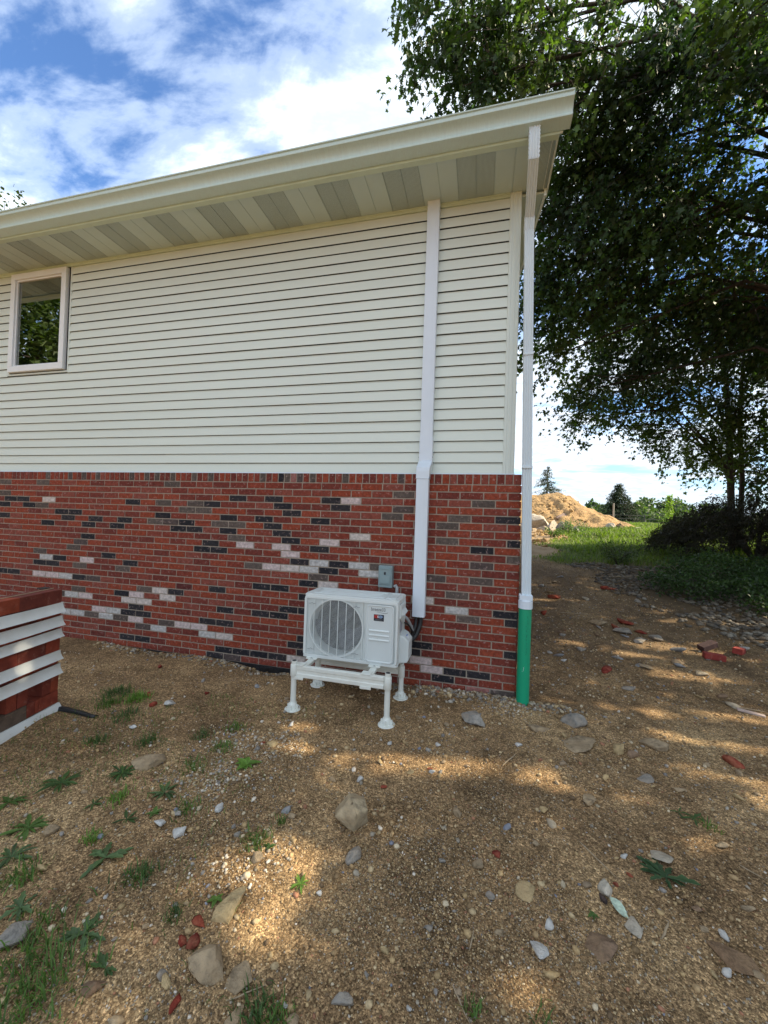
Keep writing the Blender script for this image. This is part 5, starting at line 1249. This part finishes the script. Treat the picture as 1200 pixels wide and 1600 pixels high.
# ground cover, shrubs
def leafy_patch(x0, x1, y0, y1, n, hgt, size, tint, cond=None):
    x, y = pts_in(x0, x1, y0, y1, n)
    if cond is not None: k = cond(x, y); x, y = x[k], y[k]
    z = H(x, y)+rng.uniform(0, 1, len(x))**.6*hgt*(.5+vnoise(x, y, .4, 51))
    P_ = np.stack([x, y, z], -1); n_ = len(x)
    V, Fq, k_ = leaves(P_, rng.normal(0, 1, (n_, 3))+[0, 0, .2], rng.normal(0, .5, (n_, 3))+[0, 0, 1], size*rng.uniform(.5, 1.3, n_), 'kite')
    T = np.array(tint)*rng.uniform(.5, 1.5, (n_, 1)); return V, Fq, np.repeat(T, k_, 0)
V, Fq, T = leafy_patch(2.6, 9.0, 2.6, 7.4, 60000, .42, .055, (.045, .085, .022), lambda x, y: (((x-5.3)/2.35)**2+((y-4.6)/1.55)**2+(vnoise(x, y, .5, 52)-.5)*.7 < 1))
g = link('ground_cover', np_mesh('ground_cover', V, Fq, M['weed'], T)); g['kind'] = 'stuff'; tag(g, 'dense low green ground cover on the bank at the right edge', 'ground cover')
def shrub(x_, y_, h_, w_, n, lab, tint, leafs=.05):
    z_ = float(H(x_, y_)); root = thing('shrub', lab, 'shrub', (x_, y_, z_)); mb = MB(); LP = []
    for k in range(14):
        a = random.uniform(0, 6.28); l = random.uniform(.6, 1); e = (x_+math.cos(a)*w_*.5*l, y_+math.sin(a)*w_*.5*l, z_+h_*random.uniform(.5, 1))
        mb.tube([(x_, y_, z_-.03), (x_+(e[0]-x_)*.4, y_+(e[1]-y_)*.4, z_+(e[2]-z_)*.6), e], [.008, .006, .002], 4, caps=False)
        m_ = n//14; t = rng.uniform(.25, 1, m_)[:, None]; LP.append(np.array([x_, y_, z_])*(1-t)+np.array(e)*t+rng.normal(0, .05*h_/.4, (m_, 3)))
    P_ = np.concatenate(LP); n_ = len(P_); V, Fq, k_ = leaves(P_, rng.normal(0, 1, (n_, 3)), rng.normal(0, .6, (n_, 3))+[0, 0, 1], leafs*rng.uniform(.6, 1.2, n_), 'kite')
    part('stems', mb, M['bark'], root); add_part_np('foliage', V, Fq, np.repeat(np.array(tint)*rng.uniform(.6, 1.4, (n_, 1)), k_, 0), M['weed'], root)
shrub(2.95, 6.9, .55, .9, 700, 'low dark shrub where the river stones meet the grass', (.05, .075, .02))
shrub(4.3, 7.0, .40, .7, 400, 'small loose shrub between the stones and the weeping bush', (.06, .09, .02))
shrub(4.9, 6.0, .35, .6, 350, 'small yellow green seedling plant in front of the weeping bush', (.10, .14, .03))
shrub(3.3, 13.3, .55, 1.3, 700, 'grey green weed clump at the foot of the dirt mound', (.13, .19, .07), .07)
shrub(2.3, 11.6, .35, .9, 500, 'bright weed clump beside the bare sandy ground', (.10, .16, .03), .06)
# sapling at the fence
sx_, sy_ = 11.0, 23.9; sz_ = float(H(sx_, sy_))
root = thing('sapling', 'slender yellow green sapling standing in the sunlit meadow', 'sapling', (sx_, sy_, sz_)); part('stem', MB().tube([(sx_, sy_, sz_), (sx_+.05, sy_, sz_+1), (sx_-.05, sy_, sz_+1.95)], [.03, .02, .01], 5), M['bark'], root)
t = rng.uniform(.12, 1, 900); w_ = .42*(1-t*.7); P_ = np.stack([sx_+rng.normal(0, .5, 900)*w_, sy_+rng.normal(0, .5, 900)*w_, sz_+t*1.95], -1)
V, Fq, k_ = leaves(P_, rng.normal(0, 1, (900, 3)), rng.normal(0, 1, (900, 3)), rng.uniform(.06, .14, 900), 'kite'); add_part_np('foliage', V, Fq, np.repeat(np.array((.22, .30, .05))*rng.uniform(.6, 1.3, (900, 1)), k_, 0), M['grass'], root)

# ------------------------------------------------------------------ weeds on the gravel
def rosette(name, x_, y_, size, n, tint, lab, kind='long', cat='weed', grp=None, up=.25):
    V, F_, T = [], [], []; o = 0; z_ = float(H(x_, y_))
    for i in range(n):
        a = 2*PI*i/n*1.618*3+random.uniform(-.3, .3); L_ = size*.5*random.uniform(.45, 1.2); w_ = L_*(.095 if kind == 'long' else (.13 if kind == 'jag' else .24))*random.uniform(.8, 1.2); el = random.uniform(.05, up); curl = random.uniform(.2, .8)
        ca, sa = math.cos(a), math.sin(a); seg = 6; tt = np.array(tint)*random.uniform(.7, 1.35)
        for q in range(seg+1):
            t = q/seg
            ww = w_*(math.sin(PI*min(1, t**(.75 if kind == 'round' else 1.25)*.97+.03)))*(1+(.35*((q % 2)*2-1) if kind == 'jag' else 0)); ww = max(ww, .0012)
            zl = L_*(el*t*1.4-curl*t*t*.5)+.006+ (0.004 if zlow(x_+ca*L_*t, y_+sa*L_*t, z_) else 0)
            px_, py_ = ca*L_*t, sa*L_*t; g0 = float(H(x_+px_, y_+py_))-z_; zl = max(zl, g0+.004)
            V += [(px_-sa*-ww, py_-ca*ww, zl+ww*.35), (px_, py_, zl), (px_+sa*-ww, py_+ca*ww, zl+ww*.35)]; T += [tt, tt*.8, tt]
        for q in range(seg):
            for k in range(2): F_.append((o+q*3+k, o+q*3+k+1, o+q*3+k+4, o+q*3+k+3))
        o += (seg+1)*3
    ob = link(name, np_mesh(name, np.array(V), np.array(F_), M['weed'], np.array(T), True), None, (x_, y_, z_)); return tag(ob, lab, cat, grp)
def zlow(a, b, c): return False
def blades(P0, h_, w_, lean, tints):
    n = len(P0); a = rng.uniform(0, 2*PI, n); d = np.stack([np.cos(a), np.sin(a), 0*a], -1); s = np.stack([-np.sin(a), np.cos(a), 0*a], -1)
    h_ = h_[:, None]; w_ = w_[:, None]; l_ = lean[:, None]*h_
    v = np.stack([P0-s*w_, P0+s*w_, P0+d*l_*.35+[0, 0, 1]*h_*.55-s*w_*.7, P0+d*l_*.35+[0, 0, 1]*h_*.55+s*w_*.7, P0+d*l_+[0, 0, 1]*h_*(1-.35*lean[:, None])], 1)
    Fa = np.array([(0, 1, 3), (0, 3, 2), (2, 3, 4)])[None]+(np.arange(n)*5)[:, None, None]
    return v.reshape(-1, 3), Fa.reshape(-1, 3), np.repeat(tints, 5, 0)
def tuft(x_, y_, size, n, hgt, tint, lab, grp=None, lean=(.3, 1.1), wid=.0022):
    z_ = float(H(x_, y_)); q = rng.normal(0, size*.28, (n, 2)); P0 = np.stack([q[:, 0], q[:, 1], H(x_+q[:, 0], y_+q[:, 1])-z_-.002], -1)
    V, Fq, T = blades(P0, hgt*rng.uniform(.4, 1.2, n), wid*rng.uniform(.7, 1.5, n), rng.uniform(*lean, n), np.array(tint)*rng.uniform(.6, 1.5, (n, 1)))
    return tag(link('grass_tuft', np_mesh('grass_tuft', V, Fq, M['grass'], T), None, (x_, y_, z_)), lab, 'grass tuft', grp)
DG, MG, BG, BLG = (.060, .115, .028), (.09, .16, .03), (.13, .24, .035), (.085, .14, .05)
GW = 'ragged weeds on the left side of the gravel'
LW = 'ragged green weed growing in the gravel left of the middle'
for (x_, y_, s_, kind, tint, n, lab) in [
    (-2.38, -1.76, .15, 'long', DG, 22, 'grassy dark weed right below the flat tan stone by the stack'), (-2.63, -1.92, .19, 'long', DG, 18, 'flat dark weed sprawling on the left gravel nearer the stack'), (-2.00, -1.84, .14, 'long', BLG, 16, None), (-2.21, -1.94, .10, 'tuft', BG, 90, 'bright grass sprig amid the darker weeds on the left'),
    (-1.70, -1.52, .14, 'round', BG, 14, 'bright leafy weed left of the long sunlit streak'), (-2.46, -2.20, .19, 'long', MG, 22, 'leafy weed patch at the left edge above the tall grass'), (-1.93, -2.25, .16, 'jag', BLG, 14, 'dark bluish dandelion rosette left of the white blocks'), (-2.04, -2.04, .10, 'long', DG, 12, None), (-1.93, -1.98, .07, 'round', MG, 9, None), (-2.09, -2.18, .06, 'tuft', BG, 60, None),
    (-1.72, -2.28, .10, 'tuft', DG, 130, 'dark feathery weed left of the big sunlit patch'), (-1.71, -2.52, .15, 'jag', BLG, 15, 'greyish dandelion rosette near the lower left corner'), (-1.34, -1.98, .09, 'tuft', MG, 110, None), (-1.27, -1.985, .05, 'round', DG, 7, None), (-1.05, -2.11, .075, 'long', BG, 16, 'bright star shaped seedling inside the big sunlit patch'),
    (-1.34, -2.275, .06, 'round', BG, 8, 'small round leafed weed beside the flat yellow shard'), (-1.45, -2.38, .06, 'tuft', DG, 50, None), (-3.30, -.98, .18, 'tuft', DG, 260, 'dark weedy patch behind the black plastic strip'), (-3.05, -1.02, .15, 'tuft', BG, 260, 'bright green grass tuft between stack and wall'), (-3.2, -1.14, .13, 'tuft', MG, 160, None),
    (-1.68, -2.69, .2, 'tuft', MG, 260, 'tall coarse grass clump in the lower left corner'), (-1.85, -2.60, .2, 'tuft', MG, 230, 'grass clump at the left edge above the corner clump'), (-1.54, -2.58, .10, 'jag', DG, 10, 'dark leaf spray right of the corner grass'), (-.99, -2.54, .09, 'tuft', DG, 130, 'dark grass tuft at the bottom edge'), (-.92, -2.52, .07, 'tuft', MG, 70, None),
    (.50, -1.63, .19, 'jag', (.05, .10, .035), 13, 'large flat dandelion rosette on the right gravel'), (.81, -1.20, .11, 'long', DG, 9, 'flat weed leaves on the right gravel beyond the dandelion'), (.75, -1.17, .08, 'long', DG, 7, None), (.14, -1.88, .04, 'round', MG, 9, 'tiny green weed left of the pale stones on the right'),
    (-.11, -2.30, .07, 'tuft', DG, 40, None), (-.33, -2.33, .05, 'tuft', MG, 30, None), (-2.35, -2.34, .15, 'long', BLG, 18, None), (-2.03, -1.14, .11, 'tuft', MG, 90, None), (-1.97, -1.37, .12, 'tuft', MG, 110, None), (.86, -1.25, .07, 'tuft', MG, 40, None), (-1.29, -1.84, .035, 'tuft', MG, 40, None),
    (-2.48, -1.48, .11, 'tuft', DG, 110, None), (-2.83, -1.55, .11, 'tuft', DG, 110, None), (-2.2, -1.3, .1, 'tuft', DG, 90, None), (-2.9, -1.25, .14, 'tuft', DG, 140, None), (-1.8, -1.9, .09, 'tuft', MG, 70, None), (-2.2, -2.4, .12, 'tuft', MG, 130, None), (-2.05, -2.5, .12, 'jag', BLG, 11, None), (-2.3, -2.0, .1, 'long', DG, 12, None), (-2.75, -2.1, .13, 'long', MG, 14, None), (-2.0, -1.62, .1, 'tuft', MG, 80, None)]:
    grp = None if lab else GW
    if kind == 'tuft': tuft(x_, y_, s_*1.25, n, (.028+s_*.20), tint, lab or LW, grp)
    else: rosette('weed', x_, y_, s_*1.15, n, tint, lab or LW, kind, 'weed', grp)
# sparse thin grass over the left side
x, y = pts_in(-4.2, -1.0, -2.7, -.7, 9000); k = (vnoise(x, y, .45, 61) > .56) & (rng.uniform(0, 1, len(x)) < np.clip((-x-1.0)/1.8, .03, .8)) & ~((x < -3.45) & (y > -2.4)); x, y = x[k], y[k]
V, Fq, T = blades(np.stack([x, y, H(x, y)-.002], -1), rng.uniform(.012, .05, len(x)), rng.uniform(.0009, .002, len(x)), rng.uniform(.4, 1.3, len(x)), np.array(MG)*rng.uniform(.6, 1.4, (len(x), 1)))
g = link('sparse_grass', np_mesh('sparse_grass', V, Fq, M['grass'], T)); g['kind'] = 'stuff'; tag(g, 'thin scattered grass sprouting through the gravel on the left', 'grass')

# ------------------------------------------------------------------ meadow
mb_n = 150000; x, y = pts_in(.5, 22, 6.0, 31, mb_n); gw = grass_w(x, y)
inview = (x-CAM[0])/(y-CAM[1]) < .68
k = (gw > rng.uniform(.15, .8, mb_n)) & inview & (rng.uniform(0, 1, mb_n) < np.clip(16/np.maximum(y, 1), .25, 1)); x, y = x[k], y[k]; d = np.hypot(x-CAM[0], y-CAM[1])
cl_ = vnoise(x, y, .9, 62); hh = (.05+.16*cl_)*rng.uniform(.6, 1.4, len(x))*(1+.5*sstep(14, 24, y))
tc_ = np.array((.12, .165, .028))*(.75+.6*vnoise(x, y, 1.7, 63))[:, None]*rng.uniform(.7, 1.3, (len(x), 1))+np.array((.05, .03, .01))*(rng.uniform(0, 1, (len(x), 1)) > .8)
V, Fq, T = blades(np.stack([x, y, H(x, y)-.01], -1), hh, .0035+.0006*d, rng.uniform(.2, .9, len(x)), tc_)
g = link('meadow_grass', np_mesh('meadow_grass', V, Fq, M['grass'], T)); g['kind'] = 'stuff'; tag(g, 'lush green grass of the meadow beyond the house corner', 'grass')

# ------------------------------------------------------------------ dirt mound
mx = np.linspace(-7, 10.5, 190); my = np.linspace(15.4, 27.5, 130); MX, MY = np.meshgrid(mx, my)
hx = np.where(MX > 3.9, 1-sstep(3.9, 8.3, MX)**.75, 1)*sstep(-7, -4, MX)
cr_ = 21.0+.5*np.sin(MX*.7); dy = MY-cr_; hy = np.where(dy < 0, 1-np.clip(-dy/4.9, 0, 1)**1.15, 1-np.clip(dy/5.2, 0, 1)**1.3)
MH = 1.86*hx*np.clip(hy, 0, 1)*(1+.05*np.sin(MX*1.9+1)+.08*(vnoise(MX, MY, 1.6, 71)-.5))
rid = np.abs(vnoise(MX+MY*.15, MY*.25, .55, 72)-.5)*2; rid2 = vnoise(MX, MY, .28, 73); rid3 = vnoise(MX, MY, .13, 76)
edge = np.clip(MH/.35, 0, 1)
MZ = H(MX, MY)+MH+edge*((rid-.4)*.22+(rid2-.5)*.17+(rid3-.5)*.09)-.06*(1-edge)
idx = np.arange(MX.size).reshape(MX.shape); Fm = np.stack([idx[:-1, :-1], idx[:-1, 1:], idx[1:, 1:], idx[1:, :-1]], -1).reshape(-1, 4)
md_ = link('dirt_mound', np_mesh('dirt_mound', np.stack([MX, MY, MZ], -1).reshape(-1, 3), Fm, M['mound'], smooth=False)); md_['kind'] = 'structure'
for i, (x_, y_, s_, hr, tt, lab) in enumerate([(1.95, 15.2, 1.3, .5, (.66, .58, .48), 'big pale clay boulder at the left foot of the dirt mound'), (2.75, 14.8, .75, .4, (.60, .52, .43), 'second pale boulder right of the biggest one by the mound'), (2.3, 14.3, .5, .35, (.55, .45, .34), 'small pale lump in front of the big boulder by the mound'), (3.2, 16.1, .7, .3, (.42, .33, .24), 'brown clod half way along the foot of the dirt mound'), (1.45, 13.6, 1.0, .2, (.58, .46, .33), 'flat pale slab of clay in front of the boulder'),
        (3.0, 13.9, .55, .5, (.22, .20, .17), 'dark rock among the weeds below the mound'), (3.55, 14.0, .40, .5, (.34, .33, .31), 'grey rock right of the dark rock below the mound'),
        (5.55, 16.3, .5, .45, (.55, .50, .42), 'left pale rock of the debris pile in the meadow'), (5.95, 16.4, .45, .35, (.30, .22, .15), 'brown middle lump of the debris pile in the meadow'), (6.4, 16.2, .7, .15, (.62, .58, .50), 'flat pale slab right of the debris pile in the meadow'), (3.6, 17.6, .6, .4, (.30, .22, .19), 'dark clod lying low on the mound slope')]):
    me = stone_mesh('boulder', 700+i, (s_, s_*.7, s_*hr*1.6), tuple(c*.82 for c in tt), cuts=16, rough=.07); zz_ = float(H(x_, y_))
    o = link('boulder', me, None, (x_, y_, zz_+s_*hr*.35+(.35 if i in (10,) else 0))); o.rotation_euler = (0, 0, i*1.3); tag(o, lab, 'rock')
# clods on the mound and on the bare sandy ground
x = rng.uniform(-3, 9, 2600); y = rng.uniform(9, 20.5, 2600); k = (grass_w(x, y) < .4) & ((x > .9)); x, y = x[k], y[k]
ix = np.clip(((x-mx[0])/(mx[1]-mx[0])).astype(int), 0, 189); iy = np.clip(((y-my[0])/(my[1]-my[0])).astype(int), 0, 129)
zb_ = np.where(y > my[0]+.1, np.maximum(MZ[iy, ix], H(x, y)), H(x, y))
V, Fq, T = scatter_stones(np.stack([x, y, zb_], -1), rng.uniform(.05, .16, len(x))*(1+rng.uniform(0, 1, len(x))**6), np.array((.40, .26, .12))*rng.uniform(.7, 1.2, (len(x), 1)))
g = link('clay_clods', np_mesh('clay_clods', V, Fq, M['pebble'], T)); g['kind'] = 'stuff'; tag(g, 'loose clay clods strewn over the mound and sandy ground', 'clods')

# ------------------------------------------------------------------ fence and post
po = single('fence_post', MB().tube([(7.17, 21.4, 1.3), (7.18, 21.4, 2.84)], .045, 8), M['post'], 'lone weathered post standing at the right slope of the mound', 'post', (7.17, 21.4, 1.4))
fe = thing('rail_fence', 'dark wire fence running along the far side of the meadow', 'fence', (22, 44, 1.4))
fx = [8+3.0*i for i in range(14)]
for i, xx in enumerate(fx):
    part('fence_post', MB().cyl((xx, 44, 1.2), (xx, 44, 2.75), .06, 6), M['wire'], fe)
for zz_ in (1.95, 2.3, 2.68):
    part('rail', MB().tube([(fx[0], 43.93, zz_), (fx[-1], 43.93, zz_)], .022, 4), M['wire'], fe)

# ------------------------------------------------------------------ far trees
def conifer(x_, y_, z_, h_, w_, lab, tint, dens=1.0, nt=26):
    root = thing('spruce_tree', lab, 'tree', (x_, y_, z_)); mb = MB().tube([(x_, y_, z_-.3), (x_, y_, z_+h_*.5), (x_+.05, y_, z_+h_)], [.22, .14, .02], 7)
    LP, LA, LS = [], [], []
    for i in range(nt):
        t = (i+.5)/nt; zz_ = z_+h_*(.06+.93*t); R_ = w_*.5*(1-t)**.85+.1
        for k in range(int((7+5*(1-t))*dens)):
            a = random.uniform(0, 6.28); l = R_*random.uniform(.6, 1.12); e = np.array([x_+math.cos(a)*l, y_+math.sin(a)*l, zz_-.10*l+.12*l*random.uniform(-1, 1)]); s = np.array([x_, y_, zz_+.1*l])
            mb.tube([tuple(s), tuple(e)], [.03, .01], 3, caps=False)
            m_ = int(10+16*l); q = rng.uniform(.15, 1, m_)[:, None]; LP.append(s*(1-q)+e*q+rng.normal(0, .09, (m_, 3))+[0, 0, -.06]); LA.append((e-s)*.6/l+rng.normal(0, .6, (m_, 3))+[0, 0, -.25]); LS.append(rng.uniform(.16, .34, m_))
    P_ = np.concatenate(LP); n_ = len(P_); V, Fq, k_ = leaves(P_, np.concatenate(LA), rng.normal(0, .6, (n_, 3))+[0, 0, 1], np.concatenate(LS), 'slim')
    part('trunk', mb, M['bark'], root); add_part_np('crown', V, Fq, np.repeat(np.array(tint)*rng.uniform(.6, 1.4, (n_, 1)), k_, 0), M['needle'], root)
conifer(9.6, 60.5, 1.2, 9.2, 9.5, 'tall open spruce rising behind the dirt mound', (.055, .075, .035), .95, 22)
conifer(15.2, 46.5, 1.3, 5.1, 6.0, 'dense dark spruce standing right of the dirt mound', (.035, .055, .026), 1.3, 24)
conifer(17.0, 48.5, 1.3, 3.3, 3.0, 'shorter spruce close behind the dense dark one', (.05, .075, .03), 1.1, 16)
ft = [(24.8, 95, 5.6, 6), (28.5, 99, 5.0, 7), (32.5, 104, 5.3, 7), (36.2, 101, 6.0, 7), (40.5, 110, 6.6, 8), (44.5, 118, 8.4, 8.5), (49.5, 121, 8.2, 8), (54.5, 126, 8.9, 8), (58.5, 133, 9.6, 8.5), (63.5, 128, 7.6, 8), (69.5, 130, 7.2, 9), (20.5, 100, 5.2, 6.5), (16, 104, 5.0, 6.5), (11, 108, 5.6, 7.5), (76, 128, 7.6, 9), (84, 125, 8, 9), (92, 118, 8, 9)]
fl = ['rounded pale green tree directly right of the dark spruce far off', 'bushy tree behind the spruces far off']
ft = sorted([t_ for t_ in ft if t_[0] < 72], key=lambda t_: t_[0]/t_[1])
ORD = ['first', 'second', 'third', 'fourth', 'fifth', 'sixth', 'seventh', 'eighth', 'ninth', 'tenth', 'eleventh', 'twelfth', 'thirteenth', 'fourteenth']
for i, (x_, y_, top, w_) in enumerate(ft):
    zg = float(H(x_, y_)); h_ = top-zg+1.2; root = thing('distant_tree', f'rounded green tree, {ORD[i]} from the left in the far tree line', 'tree', (x_, y_, zg), 'far tree line')
    part('trunk', MB().tube([(x_, y_, zg-.3), (x_, y_, zg+h_*.6)], [.3, .15], 6), M['bark'], root)
    bl_ = [(x_+rng.normal(0, w_*.22), y_+rng.normal(0, w_*.2), zg+h_*rng.uniform(.30, .72), w_*rng.uniform(.17, .28)) for _ in range(7)]+[(x_, y_, zg+h_*.80, w_*.2)]
    LP, LN = [], []
    for b in bl_:
        n_ = int(70*b[3]**2)+40; d = norm(rng.normal(0, 1, (n_, 3))); LP.append(np.array(b[:3])+d*b[3]*rng.uniform(.6, 1.1, (n_, 1))); LN.append(d+rng.normal(0, .4, (n_, 3)))
    P_ = np.concatenate(LP); n_ = len(P_); V, Fq, k_ = leaves(P_, rng.normal(0, 1, (n_, 3)), np.concatenate(LN), rng.uniform(.5, 1.1, n_), 'kite')
    tint = [(.075, .11, .04), (.06, .09, .045), (.09, .13, .04), (.05, .08, .04)][i % 4]
    add_part_np('crown', V, Fq, np.repeat(np.array(tint)*rng.uniform(.7, 1.3, (n_, 1)), k_, 0), M['leaf_lit'], root)
# low thicket along the far edge of the meadow
x = rng.uniform(6, 95, 9000); y = 84+rng.uniform(0, 10, 9000); z = np.interp(y, YT, HT)+rng.uniform(0, 1, 9000)**1.3*3.2*(.5+vnoise(x, y, 3.5, 81))
V, Fq, k_ = leaves(np.stack([x, y, z], -1), rng.normal(0, 1, (9000, 3)), rng.normal(0, 1, (9000, 3))+[0, -.6, .5], rng.uniform(.5, 1.2, 9000), 'kite')
g = link('thicket', np_mesh('thicket', V, Fq, M['leaf_lit'], np.repeat(np.array((.06, .09, .03))*rng.uniform(.6, 1.4, (9000, 1)), k_, 0))); g['kind'] = 'stuff'; tag(g, 'low green thicket filling the far edge of the meadow', 'thicket')
for me in list(bpy.data.meshes):
    if me.users == 0: bpy.data.meshes.remove(me)
